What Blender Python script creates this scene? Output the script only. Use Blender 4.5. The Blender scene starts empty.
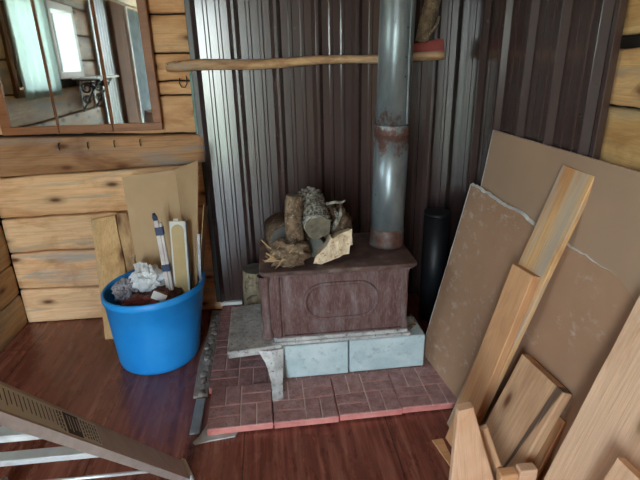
import bpy, bmesh, math, random
from mathutils import Vector, Matrix, noise
random.seed(7)
S = bpy.context.scene
COL = S.collection
PI = math.pi
V = Vector

# ------------------------------------------------------------------ materials
def lin(c):
    c /= 255.0
    return c / 12.92 if c <= 0.04045 else ((c + 0.055) / 1.055) ** 2.4
def rgb(r, g, b): return (lin(r), lin(g), lin(b), 1.0)

class NT:
    def __init__(s, name):
        s.m = bpy.data.materials.new(name); s.m.use_nodes = True
        s.t = s.m.node_tree; s.b = s.t.nodes['Principled BSDF']
    def n(s, kind, **kw):
        x = s.t.nodes.new(kind)
        for k, v in kw.items(): setattr(x, k, v)
        return x
    def l(s, a, b): s.t.links.new(a, b)
    def coord(s, scale=(1, 1, 1), rnd=True, attr=None, loc=(0, 0, 0)):
        tc = s.n('ShaderNodeTexCoord'); mp = s.n('ShaderNodeMapping')
        mp.inputs['Scale'].default_value = scale; mp.inputs['Location'].default_value = loc
        src = tc.outputs['Object']
        if rnd:
            oi = s.n('ShaderNodeObjectInfo'); mul = s.n('ShaderNodeMath', operation='MULTIPLY'); mul.inputs[1].default_value = 37.0
            s.l(oi.outputs['Random'], mul.inputs[0])
            ad = s.n('ShaderNodeVectorMath', operation='ADD'); s.l(src, ad.inputs[0]); s.l(mul.outputs[0], ad.inputs[1]); src = ad.outputs[0]
        if attr:
            at = s.n('ShaderNodeAttribute', attribute_name=attr); mul = s.n('ShaderNodeMath', operation='MULTIPLY'); mul.inputs[1].default_value = 23.0
            s.l(at.outputs['Fac'], mul.inputs[0])
            ad = s.n('ShaderNodeVectorMath', operation='ADD'); s.l(src, ad.inputs[0]); s.l(mul.outputs[0], ad.inputs[1]); src = ad.outputs[0]
        s.l(src, mp.inputs[0]); return mp.outputs[0]
    def noise(s, vec, scale=5, detail=4, rough=.55, dist=0):
        x = s.n('ShaderNodeTexNoise'); s.l(vec, x.inputs['Vector'])
        x.inputs['Scale'].default_value = scale; x.inputs['Detail'].default_value = detail
        x.inputs['Roughness'].default_value = rough; x.inputs['Distortion'].default_value = dist
        return x.outputs['Fac']
    def ramp(s, fac, stops, interp='LINEAR'):
        r = s.n('ShaderNodeValToRGB'); e = r.color_ramp.elements; r.color_ramp.interpolation = interp
        while len(e) > 1: e.remove(e[-1])
        e[0].position, e[0].color = stops[0]
        for p, c in stops[1:]:
            k = e.new(p); k.color = c
        s.l(fac, r.inputs[0]); return r.outputs[0]
    def bw(s, fac, a, b): return s.ramp(fac, [(a, (0, 0, 0, 1)), (b, (1, 1, 1, 1))])
    def mix(s, fac, a, b, mode='MIX'):
        x = s.n('ShaderNodeMix', data_type='RGBA', blend_type=mode)
        for sock, v in ((x.inputs[0], fac), (x.inputs[6], a), (x.inputs[7], b)):
            if hasattr(v, 'links') or hasattr(v, 'is_linked'): s.l(v, sock)
            else: sock.default_value = v
        return x.outputs[2]
    def math(s, op, a, b):
        x = s.n('ShaderNodeMath', operation=op)
        for i, v in enumerate((a, b)):
            if hasattr(v, 'is_linked'): s.l(v, x.inputs[i])
            else: x.inputs[i].default_value = v
        return x.outputs[0]
    def bump(s, h, strength=.3, dist=.01):
        x = s.n('ShaderNodeBump'); x.inputs['Strength'].default_value = strength; x.inputs['Distance'].default_value = dist
        s.l(h, x.inputs['Height']); s.l(x.outputs[0], s.b.inputs['Normal'])
    def set(s, col=None, rough=.6, metal=0.0, spec=.5):
        if col is not None:
            if hasattr(col, 'is_linked'): s.l(col, s.b.inputs['Base Color'])
            else: s.b.inputs['Base Color'].default_value = col
        if hasattr(rough, 'is_linked'): s.l(rough, s.b.inputs['Roughness'])
        else: s.b.inputs['Roughness'].default_value = rough
        s.b.inputs['Metallic'].default_value = metal
        s.b.inputs['Specular IOR Level'].default_value = spec
        return s.m

def plain(name, c, rough=.6, metal=0, spec=.5): return NT(name).set(c, rough, metal, spec)

def mottled(name, c1, c2, scale=8, rough=.7, metal=0, bump=.2, bscale=None, stretch=(1, 1, 1), c3=None, spec=.4, lo=.35, hi=.65):
    t = NT(name); v = t.coord(stretch)
    f = t.noise(v, scale, 6, .6); c = t.ramp(f, [(lo, c1), (hi, c2)])
    if c3:
        g = t.noise(v, scale * 3.1, 5, .65); c = t.mix(t.bw(g, .55, .68), c, c3)
    h = t.noise(v, bscale or scale * 4, 5, .6)
    t.bump(h, bump, .006)
    return t.set(c, rough, metal, spec)

def wood(name, light, dark, axis='X', stain=None, stain_amt=(.5, .62), knot=(105, 62, 35), log=False, rough=.62, sc=1.0, knots=True, spec=.3, streak=False, flat=None):
    t = NT(name); i = 'XYZ'.index(axis); attr = 'rnd' if log else None
    def sv(along, across):
        a = [across * sc] * 3; a[i] = along * sc; return tuple(a)
    fine = t.noise(t.coord(sv(1.6, 60), True, attr), 1.7, 6, .65, .4)
    hair = t.noise(t.coord(sv(5, 150), True, attr, (3, 3, 8)), 1.6, 4, .6)
    broad = t.noise(t.coord(sv(.9, 9), True, attr), 1.5, 3, .5, .8)
    mid = tuple((a_ + b_ * 2) / 3 for a_, b_ in zip(dark, light))
    c = t.ramp(broad, [(.28, mid), (.5, light), (.75, tuple(x * 1.1 for x in light[:3]) + (1,))])
    patch = t.noise(t.coord(sv(1.6, 4.2), True, attr, (9, 3, 1)), 1.6, 6, .62, .8)
    c = t.mix(t.math('MULTIPLY', t.bw(patch, .47, .66), .8), c, dark)
    c = t.mix(t.math('MULTIPLY', t.bw(fine, .46, .70), .5), c, dark)
    c = t.mix(t.math('MULTIPLY', t.bw(hair, .52, .72), .35), c, tuple(x * .55 for x in dark[:3]) + (1,))
    if stain:
        st = t.noise(t.coord(sv(.8, 5.5), True, attr, (4, 2, 7)), 1.5, 6, .65, .6)
        c = t.mix(t.math('MULTIPLY', t.bw(st, *stain_amt), .8), c, stain)
    if knots:
        vo = t.n('ShaderNodeTexVoronoi', voronoi_dimensions='2D'); vo.inputs['Scale'].default_value = 1.0
        k3 = t.n('ShaderNodeSeparateXYZ'); k2 = t.n('ShaderNodeCombineXYZ'); t.l(t.coord(sv(3.4, 8.5), True, attr, (1, 5, 3)), k3.inputs[0])
        fl = flat if flat is not None else (i + 2) % 3
        oth = [q for q in range(3) if q not in (i, fl)][0]
        t.l(k3.outputs[i], k2.inputs[0]); t.l(k3.outputs[oth], k2.inputs[1]); t.l(k2.outputs[0], vo.inputs['Vector'])
        sep = t.n('ShaderNodeSeparateColor'); t.l(vo.outputs['Color'], sep.inputs[0])
        on = t.bw(sep.outputs[0], .58, .60)
        wob = t.math('ADD', vo.outputs['Distance'], t.math('MULTIPLY', t.math('SUBTRACT', fine, .5), .10))
        ring = t.ramp(wob, [(.04, (1, 1, 1, 1)), (.09, (.75, .75, .75, 1)), (.14, (.35, .35, .35, 1)), (.27, (0, 0, 0, 1))])
        c = t.mix(t.math('MULTIPLY', on, ring), c, rgb(*knot))
    if streak:
        tc = t.n('ShaderNodeTexCoord'); sp = t.n('ShaderNodeSeparateXYZ'); t.l(tc.outputs['Object'], sp.inputs[0])
        ctr = t.math('ADD', t.math('MULTIPLY', sp.outputs[0], .10), .040)
        dy = t.math('ABSOLUTE', t.math('SUBTRACT', sp.outputs[1], ctr), 0)
        dy = t.math('ADD', dy, t.math('MULTIPLY', t.math('SUBTRACT', fine, .5), .02))
        wd = t.math('MULTIPLY', sp.outputs[0], .034)
        msk = t.math('MULTIPLY', t.bw(t.math('SUBTRACT', wd, dy), .0, .005), t.math('SUBTRACT', 1.15, fine))
        c = t.mix(t.math('MINIMUM', t.math('MULTIPLY', msk, 1.5), .9), c, rgb(70, 54, 46))
    if log:
        at = t.n('ShaderNodeAttribute', attribute_name='tint'); c = t.mix(1.0, c, at.outputs['Color'], 'MULTIPLY')
    t.bump(fine, .35, .005)
    return t.set(c, rough, 0, spec)

M = {}
M['log'] = wood('log_wood', rgb(234, 192, 146), rgb(196, 140, 92), 'X', rgb(158, 152, 146), (.55, .68), log=True, flat=1)
M['log_y'] = wood('log_wood_side', rgb(205, 170, 122), rgb(160, 118, 72), 'Y', rgb(140, 136, 124), (.5, .62), log=True, flat=0)
M['pine'] = wood('pine', rgb(216, 164, 120), rgb(190, 136, 94), 'X', knots=False)
M['pine_pale'] = wood('pine_pale', rgb(230, 190, 158), rgb(202, 154, 120), 'X', knots=True, knot=(140, 104, 66))
M['pine_grey'] = wood('pine_weathered', rgb(220, 176, 124), rgb(182, 126, 80), 'X', rgb(178, 166, 152), (.44, .58), knots=True)
M['pine_dirty'] = wood('pine_dirty', rgb(206, 164, 128), rgb(168, 124, 92), 'X', rgb(140, 118, 98), (.58, .68), knots=True, streak=True)
M['plank_wall'] = wood('wall_plank', rgb(226, 186, 130), rgb(190, 138, 82), 'X', rgb(160, 150, 128), (.56, .68))
M['pole'] = wood('peeled_pole', rgb(216, 176, 134), rgb(150, 100, 64), 'X', rgb(176, 156, 136), (.48, .58), sc=2.2)
M['beam'] = wood('beam_wood', rgb(182, 136, 94), rgb(122, 78, 48), 'X', rgb(136, 130, 126), (.50, .62), flat=1)
M['darkgap'] = plain('dark_gap', rgb(40, 30, 22), .9)
M['frame'] = wood('mirror_frame_wood', rgb(150, 98, 62), rgb(122, 74, 44), 'X', knots=False, rough=.4)
M['floor'] = None
t = NT('stained_floor')
b1 = t.noise(t.coord((26, 1.4, 1), False), 1.4, 6, .65, .6); b2 = t.noise(t.coord((5, 1.6, 1), False), 1.8, 8, .7, .2)
c = t.ramp(b1, [(.3, rgb(90, 46, 37)), (.5, rgb(136, 76, 62)), (.72, rgb(180, 120, 98))])
c = t.mix(t.bw(b2, .35, .75), t.mix(.35, c, rgb(92, 50, 40)), c)
sc_ = t.noise(t.coord((22, 3, 1), False, None, (3, 1, 0)), 5, 9, .8)
c = t.mix(t.math('MULTIPLY', t.bw(sc_, .56, .72), .40), c, rgb(170, 116, 96))
br = t.n('ShaderNodeTexBrick'); br.offset = .37
br.inputs['Scale'].default_value = 1; br.inputs['Brick Width'].default_value = 2.2; br.inputs['Row Height'].default_value = .62
br.inputs['Mortar Size'].default_value = .003; br.inputs['Color1'].default_value = (0, 0, 0, 1); br.inputs['Color2'].default_value = (0, 0, 0, 1); br.inputs['Mortar'].default_value = (1, 1, 1, 1)
mp = t.n('ShaderNodeMapping'); tc = t.n('ShaderNodeTexCoord'); mp.inputs['Rotation'].default_value = (0, 0, PI / 2); mp.inputs['Location'].default_value = (.3, .18, 0)
t.l(tc.outputs['Object'], mp.inputs[0]); t.l(mp.outputs[0], br.inputs['Vector'])
c = t.mix(t.math('MULTIPLY', br.outputs['Color'], .7), c, rgb(30, 15, 12))
t.bump(b1, .12, .003)
rr = t.ramp(b2, [(.3, (.20, .20, .20, 1)), (.7, (.36, .36, .36, 1))])
M['floor'] = t.set(c, rr, 0, .5)

t = NT('brown_ribbed_steel')
f = t.noise(t.coord((3, 3, .5), False), 4, 5, .6)
c = t.ramp(f, [(.35, rgb(62, 45, 43)), (.7, rgb(67, 49, 46))])
M['steel_brown'] = t.set(c, .26, 0.0, .8)
t.b.inputs['Coat Weight'].default_value = .45; t.b.inputs['Coat Roughness'].default_value = .12
M['trim_dark'] = plain('dark_trim', rgb(44, 38, 36), .4)
M['rib_screw'] = plain('screw_head', rgb(60, 50, 50), .35, .6)
M['green_paint'] = mottled('green_flashing', rgb(84, 112, 100), rgb(120, 150, 136), 12, .5)
t = NT('galvanised_pipe')
v = t.coord((1, 1, .35), False); f = t.noise(v, 14, 6, .62); g = t.noise(t.coord((1, 1, .8), False), 13, 7, .75)
c = t.ramp(f, [(.35, rgb(112, 120, 124)), (.7, rgb(150, 160, 164))])
tc = t.n('ShaderNodeTexCoord'); sp = t.n('ShaderNodeSeparateXYZ'); t.l(tc.outputs['Object'], sp.inputs[0])
near = t.math('SUBTRACT', 1, t.math('MINIMUM', t.math('MULTIPLY', t.math('ABSOLUTE', t.math('SUBTRACT', sp.outputs[2], .555), 0), 7), 1))
msk = t.bw(t.math('ADD', g, t.math('MULTIPLY', near, .22)), .60, .72)
c = t.mix(msk, c, rgb(108, 76, 68))
t.bump(g, .15, .003)
M['galv'] = t.set(c, t.ramp(msk, [(0, (.36, .36, .36, 1)), (1, (.7, .7, .7, 1))]), .5, .5)
t = NT('rusty_pipe_end')
g = t.noise(t.coord((1, 1, 1), False), 16, 6, .7)
c = t.ramp(g, [(.36, rgb(98, 106, 106)), (.5, rgb(106, 78, 70)), (.66, rgb(84, 52, 44))])
t.bump(g, .3, .004); M['pipe_rust'] = t.set(c, .6, .3, .4)
t = NT('rusty_cast_iron')
v = t.coord((2.2, 1, .6), False); f = t.noise(v, 9, 9, .72); g = t.noise(v, 50, 5, .75)
c = t.ramp(f, [(.3, rgb(78, 52, 48)), (.45, rgb(104, 72, 68)), (.58, rgb(118, 94, 92)), (.75, rgb(150, 140, 142))])
c = t.mix(t.math('MULTIPLY', t.bw(g, .5, .7), .55), c, rgb(150, 134, 130))
t.bump(g, .9, .006); M['iron'] = t.set(c, .55, .1, .45)
t = NT('dark_iron_top')
v = t.coord((1, 1, 1), False); f = t.noise(v, 8, 7, .7); g = t.noise(v, 40, 5, .7)
c = t.ramp(f, [(.35, rgb(70, 52, 48)), (.52, rgb(104, 80, 74)), (.66, rgb(132, 118, 110))])
t.bump(g, .5, .004); M['iron_top'] = t.set(c, .5, .15, .45)
M['iron_grey'] = mottled('grey_cast_iron', rgb(158, 157, 156), rgb(206, 205, 204), 18, .6, .1, .4, 60, c3=rgb(120, 96, 88))
M['block'] = mottled('pale_block', rgb(174, 194, 198), rgb(202, 216, 218), 9, .85, 0, .5, 110, c3=rgb(162, 178, 180))
M['paver'] = mottled('paver_top', rgb(150, 110, 108), rgb(186, 146, 142), 26, .85, 0, .6, 120, c3=rgb(124, 90, 90))
M['paver_side'] = mottled('paver_side', rgb(196, 112, 104), rgb(222, 146, 138), 14, .85, 0, .5, 120)
M['grout'] = mottled('paver_groove', rgb(196, 172, 166), rgb(222, 202, 196), 16, .9)
M['cement'] = mottled('cement_board', rgb(160, 160, 156), rgb(198, 200, 198), 10, .85, 0, .5)
M['grey_rough'] = mottled('grey_rough', rgb(128, 124, 118), rgb(172, 166, 158), 14, .9, 0, .8, 50)
M['strip_metal'] = mottled('light_grey_metal', rgb(140, 148, 152), rgb(176, 186, 190), 10, .5, .3)
M['black'] = mottled('black_pipe', rgb(12, 13, 16), rgb(20, 22, 26), 8, .5, .1, .1)
t = NT('drywall_back_paper')
f = t.noise(t.coord((1, 1, 1)), 2.2, 5, .6); g = t.noise(t.coord((3.2, 1.2, 1.8)), 15, 7, .72, .2); fi = t.noise(t.coord((1, 1, 1)), 3, 4, .7)
c = t.ramp(f, [(.3, rgb(158, 122, 97)), (.7, rgb(178, 141, 114))])
c = t.mix(t.math('MULTIPLY', t.math('MULTIPLY', t.bw(g, .54, .64), t.bw(fi, .46, .58)), .5), c, rgb(204, 192, 182))
M['drywall_scuffed'] = t.set(c, .85, 0, .25)
t = NT('drywall_paper_plain')
f = t.noise(t.coord((1, 1, 1)), 1.6, 4, .6)
M['drywall'] = t.set(t.ramp(f, [(.3, rgb(164, 134, 110)), (.7, rgb(176, 146, 122))]), .85, 0, .25)
M['gypsum'] = mottled('gypsum', rgb(206, 204, 200), rgb(232, 230, 226), 30, .9)
t = NT('blue_plastic')
f = t.noise(t.coord((1, 1, 1), False), 5, 5, .6)
M['blue'] = t.set(t.ramp(f, [(.3, rgb(20, 138, 226)), (.75, rgb(46, 160, 240))]), .42, 0, .5)
M['cardboard'] = mottled('cardboard', rgb(180, 150, 116), rgb(194, 164, 128), 3, .85, 0, .1, 60)
M['tape'] = plain('blue_tape', rgb(44, 58, 92), .5)
M['wrap'] = mottled('white_pink_wrap', rgb(198, 186, 184), rgb(226, 218, 214), 9, .5)
M['white'] = plain('white_paint', rgb(226, 226, 222), .5)
M['tan'] = mottled('tan_panel', rgb(190, 164, 116), rgb(204, 180, 134), 5, .7)
M['bag'] = plain('white_plastic_bag', rgb(226, 230, 234), .35)
M['rubbish'] = mottled('brown_foil', rgb(88, 50, 42), rgb(150, 106, 90), 22, .4, 0, .5, c3=rgb(60, 42, 44))
M['clear'] = mottled('grey_film', rgb(120, 116, 124), rgb(170, 168, 176), 16, .25)
M['bark'] = mottled('brown_bark', rgb(84, 66, 52), rgb(134, 110, 86), 30, .9, 0, 1.0, 90, c3=rgb(166, 150, 128))
M['bark_dark'] = mottled('dark_bark', rgb(72, 54, 42), rgb(112, 88, 66), 20, .9, 0, 1.0, 70, c3=rgb(144, 136, 116))
M['lichen'] = mottled('lichen_bark', rgb(74, 68, 60), rgb(164, 160, 148), 45, .95, 0, 1.0, 80, c3=rgb(196, 194, 184), lo=.42, hi=.58)
M['cut_grey'] = mottled('grey_cut_end', rgb(88, 82, 72), rgb(126, 116, 98), 24, .85)
M['cut_dark'] = mottled('weathered_end', rgb(84, 84, 80), rgb(108, 106, 100), 14, .85)
M['split'] = mottled('pale_split_wood', rgb(196, 172, 142), rgb(226, 206, 178), 24, .8, 0, .9, 50, c3=rgb(150, 112, 82))
M['straw'] = plain('stringy_fibre', rgb(170, 140, 104), .9)
M['stump'] = mottled('peeling_bark', rgb(120, 106, 86), rgb(198, 184, 156), 14, .9, 0, .9, 40, (1, 1, .3), c3=rgb(84, 72, 58))
M['redpaint'] = mottled('red_paint', rgb(136, 58, 54), rgb(160, 76, 70), 12, .7)
M['alu'] = mottled('ladder_metal', rgb(176, 163, 157), rgb(196, 184, 178), 9, .45, .25, .1, 60, (4, 4, .5))
M['alu_light'] = mottled('bare_aluminium', rgb(190, 194, 198), rgb(220, 222, 224), 12, .4, .4, .1)
M['sticker'] = plain('grey_sticker', rgb(212, 212, 208), .5)
M['ink'] = plain('black_ink', rgb(30, 30, 32), .5)
M['mirror'] = None
t = NT('silvered_mirror'); f = t.noise(t.coord((1, 1, 1), False), 6, 5, .6); g = t.noise(t.coord((1, 1, 1), False), 40, 4, .7)
M['mirror'] = t.set(t.ramp(f, [(.3, rgb(220, 224, 222)), (.7, rgb(234, 238, 236))]), .03, 1.0)
M['curtain'] = None
t = NT('pale_green_curtain'); t.b.inputs['Subsurface Weight'].default_value = 0
tr = t.n('ShaderNodeBsdfTranslucent'); tr.inputs[0].default_value = rgb(140, 150, 144)
ms = t.n('ShaderNodeMixShader'); ms.inputs[0].default_value = .55
M['curtain'] = t.set(rgb(180, 198, 188), .9)
t.l(t.b.outputs[0], ms.inputs[1]); t.l(tr.outputs[0], ms.inputs[2]); t.l(ms.outputs[0], t.t.nodes['Material Output'].inputs[0])
M['glass'] = None
t = NT('window_glass'); gl = t.n('ShaderNodeBsdfGlossy'); gl.inputs['Roughness'].default_value = .02
tp = t.n('ShaderNodeBsdfTransparent'); tp.inputs[0].default_value = (.95, .97, .96, 1); fr = t.n('ShaderNodeFresnel'); ms = t.n('ShaderNodeMixShader')
t.l(fr.outputs[0], ms.inputs[0]); t.l(tp.outputs[0], ms.inputs[1]); t.l(gl.outputs[0], ms.inputs[2]); t.l(ms.outputs[0], t.t.nodes['Material Output'].inputs[0])
M['glass'] = t.m
M['wrought'] = plain('black_iron', rgb(24, 22, 22), .45)
M['ceiling'] = wood('ceiling_boards', rgb(190, 152, 104), rgb(150, 108, 66), 'Y')
M['brownboard'] = wood('brown_board', rgb(124, 84, 56), rgb(96, 60, 38), 'Z', knots=False, rough=.9, spec=.08)
M['grass'] = mottled('grass', rgb(122, 132, 116), rgb(152, 160, 144), 3, .9)
M['slate'] = mottled('slate_board', rgb(70, 78, 82), rgb(96, 104, 106), 9, .95, spec=.05)
M['galv_sheet'] = plain('grey_sheet', rgb(150, 154, 158), .4, .4)

# ------------------------------------------------------------------ mesh builder
class MB:
    def __init__(s): s.bm = bmesh.new(); s.mi = 0
    def _m(s, faces, mi=None):
        for f in faces: f.material_index = s.mi if mi is None else mi
    def box(s, lo, hi, bev=0, mat=None, seg=1, mi=None):
        lo, hi = V(lo), V(hi); b2 = bmesh.new()
        r = bmesh.ops.create_cube(b2, size=1.0)
        for v in b2.verts: v.co = V([(lo[i] + hi[i]) / 2 + v.co[i] * (hi[i] - lo[i]) for i in range(3)])
        if bev: bmesh.ops.bevel(b2, geom=b2.edges[:], offset=bev, segments=seg, affect='EDGES', profile=.5)
        s.merge(b2, mat, mi); return s
    def merge(s, b2, mat=None, mi=None):
        if mat is not None: bmesh.ops.transform(b2, matrix=mat, verts=b2.verts)
        mp = {v: s.bm.verts.new(v.co) for v in b2.verts}
        for f in b2.faces:
            try:
                g = s.bm.faces.new([mp[v] for v in f.verts]); g.smooth = f.smooth; g.material_index = (s.mi if mi is None else mi)
            except ValueError: pass
        b2.free()
    def tube(s, pts, rad, n=12, cap=True, smooth=True, mi=None, capmi=None, jit=0, close=False):
        pts = [V(p) for p in pts]; k = len(pts)
        if not hasattr(rad, '__len__'): rad = [rad] * k
        rings = []; nrm = None
        for i, p in enumerate(pts):
            if close: d = pts[(i + 1) % k] - pts[i - 1]
            else: d = pts[min(i + 1, k - 1)] - pts[max(i - 1, 0)]
            d.normalize()
            if nrm is None:
                nrm = d.orthogonal().normalized()
            nrm = (nrm - d * nrm.dot(d)).normalized(); bn = d.cross(nrm)
            ring = []
            for j in range(n):
                a = 2 * PI * j / n; r = rad[i]
                if jit:
                    w = noise.noise(V((math.cos(a) * 2.1, math.sin(a) * 2.1, i * .55)) + p * 6) ; r *= 1 + jit * w
                ring.append(s.bm.verts.new(p + (nrm * math.cos(a) + bn * math.sin(a)) * r))
            rings.append(ring)
        for i in range(k if close else k - 1):
            A, B = rings[i], rings[(i + 1) % k]
            for j in range(n):
                f = s.bm.faces.new((A[j], A[(j + 1) % n], B[(j + 1) % n], B[j])); f.smooth = smooth; f.material_index = s.mi if mi is None else mi
        if cap and not close:
            for ring, rev in ((rings[0], True), (rings[-1], False)):
                f = s.bm.faces.new(ring[::-1] if rev else ring); f.material_index = capmi if capmi is not None else (s.mi if mi is None else mi)
        return s
    def lathe(s, prof, c=(0, 0, 0), n=48, mat=None, mi=None, smooth=True):
        b2 = bmesh.new(); rings = []
        for r, z in prof:
            rings.append([b2.verts.new((c[0] + r * math.cos(2 * PI * j / n), c[1] + r * math.sin(2 * PI * j / n), c[2] + z)) for j in range(n)])
        for i in range(len(prof) - 1):
            for j in range(n):
                f = b2.faces.new((rings[i][j], rings[i][(j + 1) % n], rings[i + 1][(j + 1) % n], rings[i + 1][j])); f.smooth = smooth
        if prof[0][0] > 1e-4: b2.faces.new(rings[0][::-1])
        s.merge(b2, mat, mi); return s
    def prism(s, poly, a, b, axis='Z', bev=0, mat=None, mi=None):
        b2 = bmesh.new()
        def P(u, v, w): return {'Z': (u, v, w), 'Y': (u, w, v), 'X': (w, u, v)}[axis]
        A = [b2.verts.new(P(u, v, a)) for u, v in poly]; B = [b2.verts.new(P(u, v, b)) for u, v in poly]
        n = len(poly); b2.faces.new(A[::-1]); b2.faces.new(B)
        for i in range(n): b2.faces.new((A[i], A[(i + 1) % n], B[(i + 1) % n], B[i]))
        bmesh.ops.recalc_face_normals(b2, faces=b2.faces)
        if bev: bmesh.ops.bevel(b2, geom=b2.edges[:], offset=bev, segments=1, affect='EDGES', profile=.5)
        s.merge(b2, mat, mi); return s
    def grid(s, fn, nu, nv, smooth=True, mi=None):
        vs = [[s.bm.verts.new(fn(i / nu, j / nv)) for j in range(nv + 1)] for i in range(nu + 1)]
        for i in range(nu):
            for j in range(nv):
                f = s.bm.faces.new((vs[i][j], vs[i + 1][j], vs[i + 1][j + 1], vs[i][j + 1])); f.smooth = smooth; f.material_index = s.mi if mi is None else mi
        return s
    def blob(s, c, r, amp=.25, freq=3.0, sub=3, seed=0, mat=None, mi=None, smooth=True):
        b2 = bmesh.new(); bmesh.ops.create_icosphere(b2, subdivisions=sub, radius=1)
        for v in b2.verts:
            d = v.co.normalized(); w = noise.fractal(d * freq + V((seed * 7.3, seed * 1.7, 0)), 1.0, 2.0, 4)
            v.co = d * (1 + amp * w); v.co = V((v.co[0] * r[0], v.co[1] * r[1], v.co[2] * r[2]))
        for f in b2.faces: f.smooth = smooth
        if mat is not None: bmesh.ops.transform(b2, matrix=mat, verts=b2.verts)
        bmesh.ops.translate(b2, vec=V(c), verts=b2.verts); s.merge(b2, None, mi); return s

def _finish(bm, name, mats, origin, fix=True):
    if fix: bmesh.ops.recalc_face_normals(bm, faces=bm.faces)
    if origin is not None:
        bmesh.ops.translate(bm, vec=-V(origin), verts=bm.verts)
    me = bpy.data.meshes.new(name); bm.to_mesh(me); bm.free()
    for m in (mats if isinstance(mats, (list, tuple)) else [mats]): me.materials.append(m)
    o = bpy.data.objects.new(name, me); COL.objects.link(o); return o
def tag(o, label=None, cat=None, group=None, kind=None):
    if label: o['label'] = label
    if cat: o['category'] = cat
    if group: o['group'] = group
    if kind: o['kind'] = kind
    return o
def thing(name, loc, label, cat, group=None):
    o = bpy.data.objects.new(name, None); o.location = loc; o.empty_display_size = .05; COL.objects.link(o)
    return tag(o, label, cat, group)
def origin_of(p):
    q = V((0, 0, 0))
    while p is not None: q += V(p.location); p = p.parent
    return q
def part(name, mb, mat, parent, fix=True):
    """mesh given in world coordinates, child of an unrotated thing (or part)"""
    o = _finish(mb.bm, name, mat, origin_of(parent), fix); o.parent = parent; return o
def solo(name, mb, mat, origin, label, cat, group=None, fix=True):
    o = _finish(mb.bm, name, mat, origin, fix); o.location = origin; return tag(o, label, cat, group)
def struct(name, mb, mat, parent=None, fix=True):
    o = _finish(mb.bm, name, mat, None, fix)
    if parent is None: o['kind'] = 'structure'
    else: o.parent = parent
    return o

# ------------------------------------------------------------------ camera
f_ = 480.0; pitch, yaw, roll = math.radians(20.587), math.radians(5.66), math.radians(-1.372)
fw = V((math.sin(yaw), math.cos(yaw), 0)); rt = V((math.cos(yaw), -math.sin(yaw), 0)); up = V((0, 0, 1))
Fd = fw * math.cos(pitch) - up * math.sin(pitch); Ud = up * math.cos(pitch) + fw * math.sin(pitch)
Rd = rt * math.cos(roll) + Ud * math.sin(roll); U2 = -rt * math.sin(roll) + Ud * math.cos(roll)
cd = bpy.data.cameras.new('camera'); cam = bpy.data.objects.new('camera', cd); COL.objects.link(cam)
cd.sensor_width = 36; cd.lens = f_ / 640 * 36; cd.clip_start = .02
mw = Matrix.Identity(4)
for i, a in enumerate((Rd, U2, -Fd)):
    for j in range(3): mw[j][i] = a[j]
mw.translation = V((0, 0, 1.5)); cam.matrix_world = mw; S.camera = cam

# ------------------------------------------------------------------ the setting
XL, XR, YB, YF, ZC = -1.56, 1.08, 2.79, -1.9, 2.35
struct('floor', MB().box((XL - .15, YF - .15, -.06), (XR + .15, YB + .2, 0)), M['floor'])
struct('ceiling', MB().box((XL - .15, YF - .15, ZC), (XR + .15, YB + .2, ZC + .05)), M['ceiling'])
struct('ground', MB().box((-14, -20, -.5), (14, 18, -.35)), M['grass'])

def logwall(name, org, u, nrm, seams, spans, mat, tints, gap=.008, seed=0, amp=.0045, thick=.05, back=True):
    """horizontal slabs; seams = list of [(s, z), (s, z)] lines; spans(k) -> list of (s0, s1) where slab k exists"""
    bm = bmesh.new(); lr = bm.faces.layers.float.new('rnd'); lt = bm.faces.layers.float_color.new('tint')
    u, nrm, org = V(u), V(nrm), V(org)
    def zs(k, s):
        (a, za), (b, zb) = seams[k]
        z = za + (zb - za) * (s - a) / (b - a)
        if 0 < k < len(seams) - 1: z += amp * (noise.noise(V((s * 5.1, k * 3.3 + seed, 0))) + .7 * noise.noise(V((s * 17, k * 5.1 + seed, 2))))
        return z
    for k in range(len(seams) - 1):
        for (s0, s1) in spans(k):
            n = max(2, int((s1 - s0) / .03)); rows = []; rn = random.random()
            for i in range(n + 1):
                s = s0 + (s1 - s0) * i / n
                z0, z1 = zs(k, s) + gap / 2, zs(k + 1, s) - gap / 2
                w = .004 * noise.noise(V((s * 2, k * 9 + seed, 7)))
                prof = [(-thick, z0 + .002), (-.016, z0), (-.005, z0 + .002), (0 + w * .5, z0 + .010)]
                for q in (.25, .5, .75): prof.append((w + .003 * math.sin(q * PI), z0 + (z1 - z0) * q))
                prof += [(0 + w * .5, z1 - .010), (-.005, z1 - .002), (-.016, z1), (-thick, z1 - .002)]
                rows.append([bm.verts.new(org + u * s + nrm * d + V((0, 0, z))) for d, z in prof])
            tn = tints[k % len(tints)]
            fs = []
            for i in range(n):
                for j in range(len(rows[0]) - 1):
                    f = bm.faces.new((rows[i][j], rows[i + 1][j], rows[i + 1][j + 1], rows[i][j + 1])); f.smooth = True; fs.append(f)
            fs.append(bm.faces.new(rows[0])); fs.append(bm.faces.new(rows[-1][::-1]))
            for f in fs: f[lr] = rn; f[lt] = (*tn, 1)
    if back:
        pass
    return bm

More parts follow.
